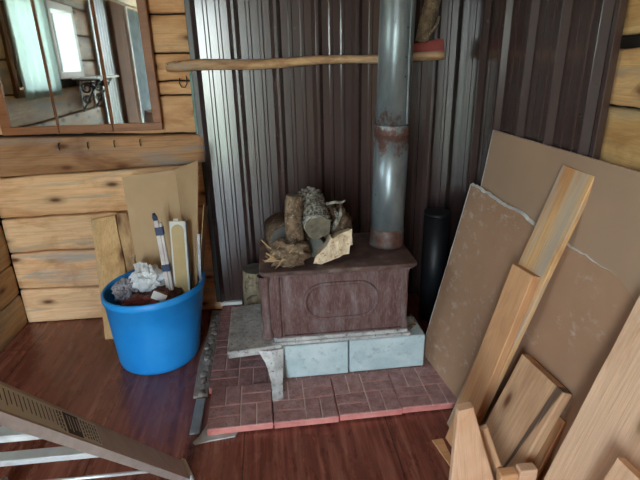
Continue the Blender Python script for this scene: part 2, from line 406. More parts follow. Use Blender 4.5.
T1 = [(1.14, 1.18, 1.24), (1.16, 1.18, 1.22), (1.04, 1.07, 1.10), (1.06, 1.05, 1.03), (.9, .86, .8), (.86, .80, .74), (.92, .84, .74), (.90, .80, .68), (.9, .84, .76), (.9, .82, .72)]
seamsB = [[(-1.56, .0), (-.36, .0)], [(-1.56, .236), (-.4, .2)], [(-1.56, .474), (-.4, .462)], [(-1.56, .682), (-.4, .70)],
          [(-1.56, .922), (-.4, .955)], [(-1.56, 1.155), (-.4, 1.13)], [(-1.56, 1.335), (-.4, 1.335)], [(-1.56, 1.41), (-.4, 1.408)], [(-1.56, 1.55), (-.4, 1.549)],
          [(-1.56, 1.74), (-.4, 1.74)], [(-1.56, 1.95), (-.4, 1.95)], [(-1.56, 2.35), (-.4, 2.35)]]
bm = logwall('wall_back', (0, 2.80, 0), (1, 0, 0), (0, -1, 0), seamsB, lambda k: [] if k == 4 else [(XL + .004, -.362)], M['log'], T1, seed=1, amp=.006)
ob = _finish(bm, 'wall_back', M['log'], None); ob['kind'] = 'structure'
W1, W2 = (1.62, 2.18, 1.34, 1.98), (1.0, 1.46, 1.43, 1.92)
W3 = (-1.55, -.75, .95, 1.95)
D1 = (-1.40, -.56, 0.0, 2.3)
CORES = []
for nm_, fx, holes, fix0, fix1 in (('wall_left_core', 'X', sorted((W1, W2)), XL - .12, XL - .045), ('wall_front_core', 'Y', [D1], YF - .12, YF - .045)):
    mb = MB(); s_ = YF if fx == 'X' else XL
    e_ = 2.85 if fx == 'X' else XR + .1
    def bx_(u0, u1, z0, z1):
        if fx == 'X': mb.box((fix0, u0, z0), (fix1, u1, z1))
        else: mb.box((u0, fix0, z0), (u1, fix1, z1))
    for h_ in holes:
        bx_(s_, h_[0], -.05, ZC); bx_(h_[0], h_[1], h_[3], ZC); s_ = h_[1]
        if h_[2] > 0: bx_(h_[0], h_[1], -.05, h_[2])
    bx_(s_, e_, -.05, ZC); CORES.append((nm_, mb))
for nm_, mb in CORES: struct(nm_, mb, M['darkgap'])
struct('wall_back_core', MB().box((XL - .1, 2.845, -.05), (XR + .1, 2.95, ZC)), M['darkgap'])

# left wall with two windows
zl = [0, .208, .404, .66, .92, 1.14, 1.34, 1.54, 1.74, 1.95, 2.15, 2.35]
seamsL = [[(-1.9, z), (2.8, z + (.0 if 0 < k < 11 else 0))] for k, z in enumerate(zl)]
def spansL(k):
    z = (zl[k] + zl[k + 1]) / 2; cuts = [w for w in (W2, W1) if w[2] - .02 < z < w[3] + .02]
    out = []; s = YF
    for w in cuts: out.append((s, w[0])); s = w[1]
    out.append((s, 2.79)); return out
TL = [(.86, .84, .82), (.82, .8, .78), (.9, .88, .86)]
bm = logwall('wall_left', (XL, 0, 0), (0, 1, 0), (1, 0, 0), seamsL, spansL, M['log_y'], TL, seed=5)
ob = _finish(bm, 'wall_left', M['log_y'], None); ob['kind'] = 'structure'
# right wall beyond the metal
zr = [0, .22, .45, .68, .91, 1.13, 1.338, 1.53, 1.74, 1.95, 2.15, 2.35]
seamsR = [[(-1.9, zr[k]), (2.8, zr[k])] for k in range(12)]
seamsR[6] = [(1.34, 1.346), (1.49, 1.335)]; seamsR[7] = [(1.34, 1.535), (1.49, 1.532)]
for k in (6, 7):
    (a, za), (b, zb) = seamsR[k]; m_ = (zb - za) / (b - a) * .25
    seamsR[k] = [(-1.9, za - m_ * (a + 1.9)), (2.8, zb + m_ * (2.8 - b))]
seamsR[7] = [(-1.9, 1.516), (2.8, 1.516)]; seamsR.insert(8, [(-1.9, 1.548), (2.8, 1.548)])
bm = logwall('wall_right', (1.10, 0, 0), (0, 1, 0), (-1, 0, 0), seamsR, lambda k: [] if k == 7 else [(YF, 2.79)], M['log_y'], [(1.08, 1, .94), (1.1, 1.02, .92), (1.04, 1, .9)], seed=9, gap=.006)
ob = _finish(bm, 'wall_right', M['log_y'], None); ob['kind'] = 'structure'
struct('wall_right_core', MB().box((1.145, YF, -.05), (1.25, YB + .2, ZC)), M['darkgap'])
# rear wall, doorway and window behind the photographer
WR = (.25, .95, .85, 1.9)
zf = [0, .22, .45, .68, .85, 1.06, 1.27, 1.48, 1.69, 1.9, 2.1, 2.3, 2.35]
def spansF(k):
    z = (zf[k] + zf[k + 1]) / 2; out = []; s = XL
    for w in (D1,):
        if w[2] <= z < w[3]: out.append((s, w[0])); s = w[1]
    out.append((s, XR + .1)); return out
bm = logwall('wall_front', (0, YF, 0), (1, 0, 0), (0, 1, 0), [[(XL, z), (XR, z)] for z in zf], spansF, M['log'], T1, seed=13)
ob = _finish(bm, 'wall_front', M['log'], None); ob['kind'] = 'structure'
def frame(mb, w, axis, at, d=.14, t_=.06, sill=True):
    a, b, z0, z1 = w
    def bx(u0, u1, za, zb):
        if axis == 'Y': mb.box((u0, at - d, za), (u1, at + .012, zb), .003)
        else: mb.box((at - d, u0, za), (at + .012, u1, zb), .003)
    bx(a - t_ * .4, a + t_ * .4, z0, z1); bx(b - t_ * .4, b + t_ * .4, z0, z1); bx(a - t_ * .4, b + t_ * .4, z1 - t_ * .4, z1 + t_ * .5)
    if sill: bx(a - t_ * .4, b + t_ * .4, z0 - t_ * .4, z0 + t_ * .4)
    return mb
for i, (w, ax, at) in enumerate(((W1, 'X', XL + .01), (W2, 'X', XL + .01))):
    fr = struct('window_%d' % (i + 1), frame(MB(), w, ax, at), M['brownboard' if i != 1 else 'white'])
    g = MB(); a, b, z0, z1 = w
    if ax == 'X': g.box((at - .115, a, z0), (at - .11, b, z1))
    else: g.box((a, at - .035, z0), (b, at - .03, z1))
    struct('pane', g, M['glass'], fr)
struct('door_1', frame(MB(), D1, 'Y', YF + .01, sill=False), M['brownboard'])

# ------------------------------------------------------------------ ribbed steel sheets
def ribbed(length0, length1, ribs0, period, z0, z1, place, cut=9, minor=.0034):
    """place(s, d, z) -> world; d = height off the wall"""
    prof = []
    k0 = math.floor((length0 - ribs0) / period) - 1; k1 = math.ceil((length1 - ribs0) / period) + 1
    for k in range(k0, k1):
        c = ribs0 + k * period
        prof += [(c - .029, 0), (c - .009, .021), (c - .006, .0225), (c + .006, .0225), (c + .009, .021), (c + .029, 0)]
        for q in (1 / 3 + .02, 2 / 3 - .02):
            m = c + period * q
            prof += [(m - .013, 0), (m - .007, minor), (m + .007, minor), (m + .013, 0)]
    prof = [p for p in prof if length0 < p[0] < min(length1, cut)]
    prof = [(length0, 0)] + prof + [(length1, 0)]
    bm = bmesh.new(); L = len(prof); nz = 14
    rows = []
    for side, off in ((0, 0), (1, -.0012)):
        rows.append([[bm.verts.new(place(s, d + off + (.0008 * noise.noise(V((s * 2, (z0 + (z1 - z0) * j / nz) * .6, 5))) if True else 0), z0 + (z1 - z0) * j / nz)) for s, d in prof] for j in range(nz + 1)])
    for side in (0, 1):
        for j in range(nz):
            for i in range(L - 1):
                q = (rows[side][j][i], rows[side][j][i + 1], rows[side][j + 1][i + 1], rows[side][j + 1][i])
                bm.faces.new(q if side == 0 else q[::-1])
    mb = MB(); mb.bm.free(); mb.bm = bm; return mb
t = thing('ribbed_steel_sheet', (.35, YB, .07), 'dark brown ribbed steel sheeting on the back wall behind the wood stove', 'metal panel')
part('sheet', ribbed(-.372, 1.066, .066, .2185, .07, ZC, lambda s, d, z: V((s, YB - .002 - d, z))), M['steel_brown'], t)
for x, z in ((-.152, 1.657), (.066, 1.665), (.168, 1.66), (.285, 1.68), (.067, .9), (.285, .95)):
    y = YB - (.021 if abs(((x - .066) / .2185) - round((x - .066) / .2185)) < .1 else .004)
    part('screw', MB().tube([(x, y, z), (x, y - .006, z)], [.0055, .0045], 8), M['rib_screw'], t)
tr = part('edge_trim', MB().box((-.392, YB - .024, .075), (-.364, YB - .001, ZC), .002), M['trim_dark'], t)
part('bottom_flange', MB().box((-.37, YB - .028, .05), (-.235, YB - .004, .072), .002), M['white'], t)['label'] = 'white strip under the foot of the sheet'
t = thing('ribbed_steel_sheet', (XR, 2.1, .02), 'dark ribbed steel sheeting on the right wall above the leaning drywall', 'metal panel')
part('sheet', ribbed(1.50, 2.78, 2.444, .2205, .02, ZC, lambda s, d, z: V((XR - d, s, z)), 2.60, .0022), M['steel_brown'], t)
part('edge_trim', MB().box((XR - .016, 1.484, .02), (XR + .012, 1.506, ZC), .003), M['steel_brown'], t)
for y, z in ((1.545, 1.40), (1.765, 1.72), (1.60, 1.30), (2.42, 1.655)):
    part('screw', MB().tube([(XR - .004, y, z), (XR - .011, y, z)], [.0055, .0045], 8), M['rib_screw'], t)
solo('flashing_strip', MB().box((-.407, YB - .012, 1.06), (-.393, YB + .004, 1.50), .001), M['green_paint'], (-.4, YB, 1.06), 'narrow green metal strip beside the dark edge of the ribbed steel', 'metal strip')

# ------------------------------------------------------------------ beam, mirror cabinet
bm = logwall('beam', (0, 2.80 - .035, 0), (1, 0, 0), (0, -1, 0), [[(-1.56, .925), (-.4, .958)], [(-1.56, 1.153), (-.4, 1.128)]], lambda k: [(XL + .004, -.372)], M['log'], [(1, 1, 1)], seed=31, thick=.06)
t = thing('wall_beam', (-.97, 2.78, .93), 'weathered brown log slab below the mirror, standing proud of the wall', 'log')
mb = MB(); mb.bm.free(); mb.bm = bm
part('slab', mb, M['beam'], t)
def hook_pts(x, y, z): return [(x, y + .01, z + .012), (x, y - .010, z + .012), (x + .002, y - .02, z + .002), (x + .003, y - .022, z - .012), (x + .002, y - .016, z - .02), (x, y - .008, z - .016)]
for px, z in ((-1.135, 1.115), (-.985, 1.115), (-.845, 1.118), (-.708, 1.12)):
    part('hook', MB().tube(hook_pts(px, 2.757, z - .02), .0028, 8), M['wrought'], t)

t = thing('mirror_cabinet', (-.99, 2.76, 1.16), 'three-door mirror in a brown wooden frame above the weathered log', 'mirror')
YM = 2.752
xa, xb, x1, x2 = -1.405, -.576, -1.115, -.835
part('cabinet_body', MB().box((xa + .004, YM + .012, 1.165), (xb - .004, 2.80, 1.84), .002), M['frame'], t)
for (u0, u1, ls, rs, stn) in ((xa, x1 - .0015, .052, .006, .0), (x1 + .0015, x2 - .0015, .004, .006, 0), (x2 + .0015, xb, .006, .045, 0)):
    d = MB()
    d.box((u0, YM - .012, 1.160), (u1, YM + .012, 1.201), .003)
    d.box((u0, YM - .012, 1.806), (u1, YM + .012, 1.845), .003)
    d.box((u0, YM - .012, 1.201), (u0 + ls, YM + .012, 1.806), .002)
    d.box((u1 - rs, YM - .012, 1.201), (u1, YM + .012, 1.806), .002)
    dd = part('door', d, M['frame'], t)
    part('mirror_pane', MB().box((u0 + ls - .002, YM - .004, 1.198), (u1 - rs + .002, YM + .004, 1.81)), M['mirror'], dd)

# ------------------------------------------------------------------ pole, red block, branch, hook on the wall
t = thing('peeled_pole', (.25, 2.74, 1.5), 'long peeled log pole nailed across the ribbed steel, stovepipe in front', 'pole')
pts = []; rad = []
for i in range(31):
    s = i / 30; x = -.515 + s * 1.49; pts.append((x, 2.736 + .003 * math.sin(s * 9), 1.480 + .026 * s + .005 * math.sin(s * 14)))
    rad.append((.0245 + .003 * math.sin(s * 6 + 1) + .002 * noise.noise(V((s * 25, 3, 0)))) * (.75 if i == 0 else 1))
part('trunk', MB().tube(pts, rad, 14, jit=.14), M['pole'], t)
part('knot_stub', MB().tube([(-.44, 2.728, 1.50), (-.47, 2.715, 1.505)], [.012, .007], 8), M['pole'], t)
part('nail', MB().tube([(-.502, 2.735, 1.493), (-.502, 2.716, 1.494)], .003, 6), M['wrought'], t)
solo('red_block', MB().prism([(.800, 1.530), (.972, 1.530), (.966, 1.588), (.945, 1.592), (.800, 1.566)], 2.715, 2.765, 'Y', .002), M['redpaint'], (.89, 2.74, 1.53), 'small red painted wedge resting on the pole end right of the stovepipe', 'wood block')
b = MB(); b.tube([(.845, 2.722, 1.578), (.862, 2.720, 1.66), (.892, 2.715, 1.78), (.925, 2.710, 1.93)], [.034, .040, .043, .045], 14, jit=.18)
t = thing('bark_branch', (.85, 2.735, 1.56), 'bark-covered branch standing upright on the red block beside the stovepipe', 'branch')
part('stem', b, M['bark'], t)
part('twig', MB().tube([(.862, 2.70, 1.60), (.895, 2.69, 1.635), (.918, 2.69, 1.672), (.925, 2.69, 1.70)], [.012, .009, .008, .005], 8, jit=.2), M['bark'], t)
u_ = MB(); u_.tube([(-.461, 2.785, 1.425), (-.465, 2.782, 1.40), (-.455, 2.780, 1.378), (-.437, 2.780, 1.376), (-.425, 2.782, 1.395), (-.424, 2.783, 1.425), (-.428, 2.795, 1.436)], .0026, 8)
solo('wire_hook', u_, M['rib_screw'], (-.445, 2.79, 1.38), 'bent wire hook on the log wall below the left end of the pole', 'hook')

# ------------------------------------------------------------------ hearth pavers
def paver_mesh(S_=.281, T=.034):
    mb = MB(); h = S_ / 2; c = S_ / 4; g = .003
    mb.box((-h, -h, 0), (h, h, T - .0042), .002, mi=1)
    for (cx, cy, vert) in ((-c, c, 1), (c, c, 0), (-c, -c, 0), (c, -c, 1)):
        for s in (-1, 1):
            ox, oy = (s * c / 2, 0) if vert else (0, s * c / 2)
            hx, hy = (c / 2 - g, c - g) if vert else (c - g, c / 2 - g)
            x0, x1, y0, y1 = cx + ox - hx, cx + ox + hx, cy + oy - hy, cy + oy + hy
            e = .0005
            if x0 < -h + 2 * g: x0 = -h + e
            if x1 > h - 2 * g: x1 = h - e
            if y0 < -h + 2 * g: y0 = -h + e
            if y1 > h - 2 * g: y1 = h - e
            mb.box((x0, y0, T - .009), (x1, y1, T), .0022, mi=0)
    bm = mb.bm; bm.normal_update()
    for f in bm.faces:
        n = f.normal; z = max(v.co.z for v in f.verts)
        if abs(n.z) < .4: f.material_index = 1
        elif n.z > .4 and z < T - .003: f.material_index = 2
    return mb
pv = _finish(paver_mesh().bm, 'brick_paver', [M['paver'], M['paver_side'], M['grout']], None)
base_lab = []
rowsP = []
front = [(-.200, 1.812, 1.2, 'front row paver at the left corner of the hearth'), (.088, 1.814, .6, 'front row paver under the iron foot of the stove'),
         (.374, 1.824, .9, 'front row paver below the joint of the pale blocks'), (.658, 1.834, .6, 'front row paver beside the leaning drywall')]
first = True
def put(o, x, y, z, r, lab):
    o.location = (x, y, z); o.rotation_euler = (0, 0, math.radians(r)); tag(o, lab, 'paver', 'basketweave hearth pavers')
for x, y, r, lab in front:
    o = pv if first else pv.copy()
    if not first: COL.objects.link(o)
    first = False; put(o, x, y, .009, r, 'red basketweave ' + lab)
for ri, yy in enumerate((2.096, 2.379, 2.648)):
    for ci in range(4):
        if ci == 3 and ri > 0: continue
        xx = -.221 + ci * .2835
        o = pv.copy(); COL.objects.link(o)
        nm = [['left end paver in the row behind the front row', 'left end paver under the grey stove apron', 'left end paver at the foot of the steel sheet'],
              ['paver just behind the iron stove foot', 'paver under the left end of the stove', 'paver under the upright log behind the stove'],
              ['paver under the pale blocks', 'paver under the stove body', 'paver behind the stove']][min(ci, 2)][ri] if ci < 3 else 'paver under the right end of the pale blocks'
        put(o, xx, yy, .0015, .3, 'red basketweave ' + nm)
solo('cement_board', MB().prism([(-.395, 1.640), (-.385, 1.628), (-.33, 1.640), (-.22, 1.654), (-.20, 1.70), (.74, 1.73), (.74, 1.93), (-.30, 1.93), (-.345, 1.75), (-.372, 1.672)], 0.0005, .0085, 'Z', .001), M['cement'], (0, 1.8, 0), 'pale grey board with a torn corner under the front pavers', 'board')
mb = MB(); mb.prism([(-.432, 1.93), (-.366, 1.935), (-.366, 2.765), (-.43, 2.775), (-.425, 2.5), (-.44, 2.2)], .001, .016, 'Z', .002)
for i in range(16): mb.blob((-.40 + random.uniform(-.015, .015), 1.95 + i * .05, .016), (.018, .028, .008), .4, 3, 2, i)
solo('mortar_strip', mb, M['grey_rough'], (-.4, 2.3, 0), 'rough grey mortar strip along the left edge of the hearth', 'mortar')
solo('metal_strip', MB().box((-.416, 1.69, .001), (-.372, 1.918, .012), .002), M['strip_metal'], (-.39, 1.8, 0), 'light grey metal strip by the front left paver', 'metal strip')

# ------------------------------------------------------------------ stove
t = thing('wood_stove', (.27, 2.2, .035), 'rusty cast iron wood stove standing on pale blocks', 'stove')
ZB = .222
b = MB()
def rrect(x0, x1, y0, y1, r, n=6):
    out = []
    for cx, cy, a0 in ((x1 - r, y1 - r, 0), (x0 + r, y1 - r, PI / 2), (x0 + r, y0 + r, PI), (x1 - r, y0 + r, 1.5 * PI)):
        for i in range(n + 1): out.append((cx + r * math.cos(a0 + i * PI / 2 / n), cy + r * math.sin(a0 + i * PI / 2 / n)))
    return out
# body: stacked sections with a slight belly
levels = [(.250, .004), (.275, -.004), (.34, -.012), (.43, -.014), (.52, -.008), (.57, .0), (.592, .004)]
rings = []
for z, o_ in levels:
    rings.append([b.bm.verts.new((x, y, z)) for x, y in rrect(-.066 + o_, .604 - o_, 2.004 + o_ * .6, 2.40 - o_, .022)])
for i in range(len(rings) - 1):
    n = len(rings[0])
    for j in range(n):
        f = b.bm.faces.new((rings[i][j], rings[i][(j + 1) % n], rings[i + 1][(j + 1) % n], rings[i + 1][j])); f.smooth = False
b.bm.faces.new(rings[0][::-1]); b.bm.faces.new(rings[-1])
body = part('body', b, M['iron'], t)
# raised oval moulding
ov = []; cx, cz, hw, hh = .292, .436, .172, .090
for i in range(40):
    a = 2 * PI * i / 40
    ov.append((cx + (hw - hh) * (1 if math.cos(a) > 1e-6 else -1 if math.cos(a) < -1e-6 else 0) + hh * math.cos(a), 0, cz + hh * math.sin(a)))
ov = []
for i in range(17): a = -PI / 2 + PI * i / 16; ov.append((cx + hw - hh + hh * math.cos(a), 0, cz + hh * math.sin(a)))
for i in range(17): a = PI / 2 + PI * i / 16; ov.append((cx - hw + hh + hh * math.cos(a), 0, cz + hh * math.sin(a)))
def fy(z):
    for (za, oa), (zb, ob_) in zip(levels, levels[1:]):
        if za <= z <= zb: return 2.004 + .6 * (oa + (ob_ - oa) * (z - za) / (zb - za))
    return 2.004
part('oval_moulding', MB().tube([(x, fy(z) - .001, z) for x, _, z in ov], .0095, 8, close=True), M['iron'], body)
part('panel_border', MB().box((.012, 1.992, .262), (.019, 2.006, .582), .002).box((.585, 1.992, .262), (.592, 2.006, .582), .002).box((.012, 1.992, .262), (.592, 2.006, .269), .002), M['iron'], body)
# corner pilaster on the left
pil = [(.026, .26), (.030, .27), (.027, .285), (.022, .31), (.021, .45), (.022, .55), (.027, .57), (.032, .588)]
part('pilaster', MB().lathe(pil, (-.062, 2.004, 0), 20), M['iron'], t)
part('pilaster', MB().lathe([(r * .7, z) for r, z in pil], (.600, 2.012, 0), 20), M['iron'], t)
part('front_strip', MB().box((-.022, 1.984, .262), (.006, 2.012, .588), .004), M['iron'], t)
# top plate
b = MB(); b.prism(rrect(-.083, .650, 1.972, 2.43, .035), .593, .6125, 'Z', .004)
part('top_plate', b, M['iron_top'], t)
b = MB(); b.prism(rrect(-.074, .640, 1.981, 2.42, .03), .583, .594, 'Z', .003)
part('cornice', b, M['iron'], t)
b = MB(); b.prism(rrect(-.045, .636, 1.984, 2.42, .012), ZB, .238, 'Z', .003); b.prism(rrect(-.035, .622, 1.992, 2.41, .012), .237, .256, 'Z', .004)
part('base', b, M['iron_grey'], t)['label'] = 'grey base flange of the stove'
# apron
ap = [(-.262, 2.388), (-.10, 2.41), (-.096, 2.13), (-.085, 2.075), (-.05, 2.04), (-.012, 2.012), (.002, 1.995), (.002, 1.976), (-.09, 1.962), (-.245, 1.945), (-.256, 1.955)]
b = MB(); b.prism(ap, .214, .234, 'Z', .004)
b.prism([(-.250, 1.944), (-.09, 1.960), (.0, 1.972), (.0, 1.992), (-.09, 1.98), (-.250, 1.964)], .198, .23, 'Z', .004)
apr = part('ash_apron', b, M['iron_grey'], t); apr['label'] = 'grey iron ash shelf at the left of the stove'
part('apron_rim', MB().tube([(-.094, 2.40, .236), (-.092, 2.14, .236), (-.082, 2.085, .236), (-.048, 2.048, .236), (-.012, 2.02, .236), (.0, 2.0, .236)], .006, 8), M['iron_grey'], apr)
# cabriole leg
def leg(sec, th):
    b = MB(); rs = []
    for z, x0, x1, y in sec:
        rs.append([b.bm.verts.new(p) for p in ((x0, y, z), ((x0 + x1) / 2, y - th * .35, z), (x1, y, z), (x1, y + th, z), (x0, y + th, z))])
    for A, B in zip(rs, rs[1:]):
        for j in range(5): b.bm.faces.new((A[j], A[(j + 1) % 5], B[(j + 1) % 5], B[j]))
    b.bm.faces.new(rs[0][::-1]); b.bm.faces.new(rs[-1]); return b
part('leg', leg([(.222, -.112, .008, 1.958), (.20, -.100, .006, 1.95), (.17, -.082, .003, 1.935), (.135, -.069, .0, 1.912), (.10, -.060, -.003, 1.882), (.07, -.056, -.006, 1.852), (.05, -.056, -.007, 1.832), (.0435, -.058, -.006, 1.82)], .034), M['iron_grey'], t)['label'] = 'grey curved iron leg of the stove'
part('leg', leg([(.222, -.06, .02, 2.39), (.12, -.05, .0, 2.40), (.036, -.05, -.01, 2.41)], .03), M['iron_grey'], t)
part('leg', leg([(.222, .55, .62, 2.39), (.12, .57, .61, 2.40), (.036, .58, .61, 2.41)], .03), M['iron_grey'], t)

bl = solo('concrete_block', MB().box((-.003, 1.980, .036), (.322, 2.17, .218), .004), M['block'], (.16, 2.07, .036), 'pale blue-grey solid block under the stove, beside the iron leg', 'block', 'pale blocks under the stove')
bl2 = bl.copy(); COL.objects.link(bl2); bl2.location = (.3285 + .19, 2.077, .036); bl2.scale = (1.165, 1, 1)
bl2.rotation_euler = (0, 0, math.radians(.6))
tag(bl2, 'pale blue-grey solid block under the stove, next to the leaning drywall', 'block', 'pale blocks under the stove')

# ------------------------------------------------------------------ stovepipe
t = thing('stovepipe', (.563, 2.245, .612), 'grey galvanised stovepipe rising from the stove top', 'stovepipe')
def leanpts(z): return (.5630 + .0195 * (z - .62), 2.245, z)
part('lower_section', MB().tube([leanpts(z) for z in (.69, .9, 1.205)], [.0815, .0815, .0825], 40), M['galv'], t)
sec = part('upper_section', MB().tube([leanpts(z) for z in (1.19, 1.6, ZC)], [.0775, .077, .077], 40), M['galv'], t)
part('crimped_joint', MB().tube([leanpts(z) for z in (1.165, 1.172, 1.205, 1.212)], [.0822, .0832, .0832, .0812], 40), M['galv'], t)['label'] = 'rusty joint of the pipe'
part('base_collar', MB().tube([leanpts(z) for z in (.6125, .63, .66, .70, .705)], [.0875, .0865, .0845, .0845, .082], 40), M['pipe_rust'], t)['label'] = 'rust-stained collar at the pipe foot'
part('seam', MB().box((.622, 2.178, 1.215), (.631, 2.192, ZC), .002, mat=Matrix.Translation((0, 0, 0))), M['galv'], sec)
for z in (1.50, 1.62, 1.42, 1.74):
    x = leanpts(z)[0] + .03; part('rivet', MB().tube([(x, 2.174, z), (x, 2.169, z)], [.004, .003], 8), M['wrought'], sec)

# ------------------------------------------------------------------ firewood on the stove
ZT = .6125
G = 'firewood on the stove top'
b = MB(); P = [V((.088, 2.10, .66)), V((.090, 2.105, .74)), V((.086, 2.11, .82)), V((.092, 2.115, .90)), V((.096, 2.116, .925))]
b.tube(P, [.046, .041, .038, .040, .036], 18, jit=.16, capmi=1)
for i in range(26): b.blob(P[1].lerp(P[3], random.random()) + V((random.uniform(-.035, .035), -.035, 0)), (.007, .004, .008), .4, 3, 1, i)
solo('firewood_log', b, [M['bark'], M['cut_grey']], (.09, 2.1, .66), 'brown bark log standing upright at the left of the stove top', 'firewood', G)
b = MB(); A_, B_ = V((.196, 2.06, .782)), V((.182, 2.335, .85))
P = [A_.lerp(B_, i / 8) for i in range(9)]
b.tube(P, [.060, .062, .064, .062, .064, .063, .062, .060, .057], 26, jit=.14, capmi=1)
for i in range(150):
    a = random.uniform(.0, PI * 1.0) ; s = random.random(); c0 = A_.lerp(B_, .06 + s * .92)
    r = .061; b.blob(c0 + V((r * math.cos(a) * 1.02, -.012 * math.sin(a), r * math.sin(a))), (.009, .009, .007), .6, 4, 1, i)
solo('firewood_log', b, [M['lichen'], M['cut_grey']], (.19, 2.2, .7), 'lichen-crusted grey log lying with its round cut end to the front', 'firewood', G)
b = MB()
out = [(.166, .619), (.180, .655), (.205, .672), (.232, .700), (.253, .745), (.262, .735), (.288, .752), (.318, .758), (.352, .775), (.349, .745), (.352, .70), (.338, .695), (.336, .655), (.310, .650), (.285, .640), (.240, .628), (.205, .6135)]
b2 = bmesh.new()
Af = [b2.verts.new((x, 2.028 + .10 * (z - .612) + .012 * noise.noise(V((x * 30, z * 30, 1))), z)) for x, z in out]
Bf = [b2.verts.new((.262 + (x - .262) * .72, 2.13 + .03 * noise.noise(V((x * 20, z * 20, 4))), max(.614, .68 + (z - .68) * .7))) for x, z in out]
b2.faces.new(Af); b2.faces.new(Bf[::-1])
for i in range(len(out)):
    b2.faces.new((Af[i], Bf[i], Bf[(i + 1) % len(out)], Af[(i + 1) % len(out)]))
bmesh.ops.triangulate(b2, faces=[f for f in b2.faces if len(f.verts) > 4])
bmesh.ops.subdivide_edges(b2, edges=b2.edges[:], cuts=3, use_grid_fill=True)
for v in b2.verts:
    v.co += V((.3, 1, .3)) * (.011 * noise.noise(v.co * 26)); v.co.z = max(v.co.z, .6135)
b.merge(b2)
solo('firewood_chunk', b, M['split'], (.26, 2.07, ZT), 'pale split wood chunk with jagged edge at the front of the pile', 'firewood', G)
b = MB(); b.blob((.058, 2.05, .672), (.094, .060, .066), .42, 2.6, 4, 3)
for v in b.bm.verts: v.co.z = max(v.co.z, ZT + .001)
t = thing('bark_clump', (.045, 2.055, ZT), 'brown clump of stringy bark at the front left of the stove top', 'firewood', G)
part('clump', b, M['bark'], t)
for i in range(9):
    x = random.uniform(-.02, .09); z = random.uniform(.64, .70); a = random.uniform(-.7, .9)
    p = [V((x + s * .05 * math.cos(a), 1.995 + .012 * s * s, z + s * .045 * math.sin(a) + .01 * math.sin(2 * s))) for s in (-1, -.5, 0, .5, 1)]
    part('fibre', MB().tube(p, [.0015, .0028, .0032, .0028, .001], 6), M['straw'], t)
part('twig', MB().tube([(-.01, 2.02, .70), (-.035, 2.01, .725), (-.062, 2.0, .762)], [.005, .0035, .002], 6), M['straw'], t)
part('twig', MB().tube([(.0, 2.0, .672), (-.03, 1.99, .690), (-.045, 1.99, .702)], [.005, .0045, .003], 6), M['straw'], t)
b = MB(); b.tube([(.045, 2.165, .688), (.03, 2.26, .69), (.02, 2.38, .69)], [.072, .075, .074], 26, jit=.07, capmi=1)
solo('firewood_log', b, [M['bark_dark'], M['cut_dark']], (.04, 2.27, ZT), 'weathered log lying behind the brown clump, dark grey end showing', 'firewood', G)
b = MB(); b.tube([(.180, 2.115, .664), (.178, 2.24, .663), (.172, 2.37, .663)], [.049, .050, .048], 22, jit=.08, capmi=1)
solo('firewood_log', b, [M['bark_dark'], M['cut_dark']], (.178, 2.24, ZT), 'dark log at the bottom of the pile beneath the lichen-crusted log', 'firewood', G)
b = MB(); b.blob((.304, 2.20, .715), (.066, .06, .115), .5, 3, 4, 9)
for v in b.bm.verts: v.co.z = max(v.co.z, ZT + .001)
t = thing('mossy_wood', (.29, 2.21, ZT), 'dark mossy knobbly wood at the right rear of the firewood pile', 'firewood', G)
part('clump', b, M['bark_dark'], t)
part('twig', MB().tube([(.25, 2.16, .865), (.29, 2.15, .873), (.318, 2.15, .870), (.338, 2.15, .880)], [.006, .0065, .006, .004], 7, jit=.3), M['lichen'], t)
part('twig', MB().tube([(.275, 2.15, .74), (.297, 2.14, .79), (.312, 2.14, .82), (.316, 2.14, .85)], [.014, .012, .011, .005], 8, jit=.4), M['lichen'], t)
part('twig', MB().tube([(.30, 2.14, .80), (.288, 2.135, .83), (.285, 2.13, .845)], [.01, .008, .004], 8, jit=.4), M['lichen'], t)
for o_ in ((.15, 2.20, .905), (.235, 2.21, .915)):
    pass

# stump behind the stove, debris, black pipe
b = MB(); b.tube([(-.115, 2.60, .037), (-.118, 2.60, .15), (-.12, 2.60, .28), (-.12, 2.60, .365)], [.098, .088, .084, .08], 26, jit=.12, capmi=1)
t = thing('stump', (-.115, 2.60, .037), 'short log with pale peeling bark standing behind the left end of the stove', 'log')
part('trunk', b, [M['stump'], M['cut_dark']], t)
for i, (x, z, dx) in enumerate(((-.19, .26, .05), (-.185, .20, .06), (-.175, .15, .04), (-.19, .31, .05))):
    part('bark_strip', MB().tube([(x, 2.535, z), (x + dx * .5, 2.512, z + .03), (x + dx, 2.505, z + .035)], [.004, .007, .003], 6), M['stump'], t)
t = thing('black_pipe', (.925, 2.53, 0), 'black stovepipe length standing in the corner behind the drywall', 'pipe')
part('tube', MB().tube([(.925, 2.53, .001), (.925, 2.53, .66)], .073, 32), M['black'], t)
part('rim', MB().tube([(.925, 2.53, .655), (.925, 2.53, .675)], .0755, 32), M['black'], t)
for i, (x, y, l, a) in enumerate(((.655, 2.05, .06, .5), (.672, 2.09, .05, 1.6))):
    p = [V((x + l * (s - .5) * math.cos(a), y + l * (s - .5) * math.sin(a), .228 + .03 * s * (i + .3))) for s in (0, .3, .6, 1)]
    solo('wood_scrap', MB().tube(p, [.006, .009, .008, .003], 7, jit=.4), M['bark_dark'], (x, y, .219), ['small bark scrap on the right-hand block end', 'thin twig scrap behind the bark scrap on the block'][i], 'wood scrap', 'scraps by the stove')

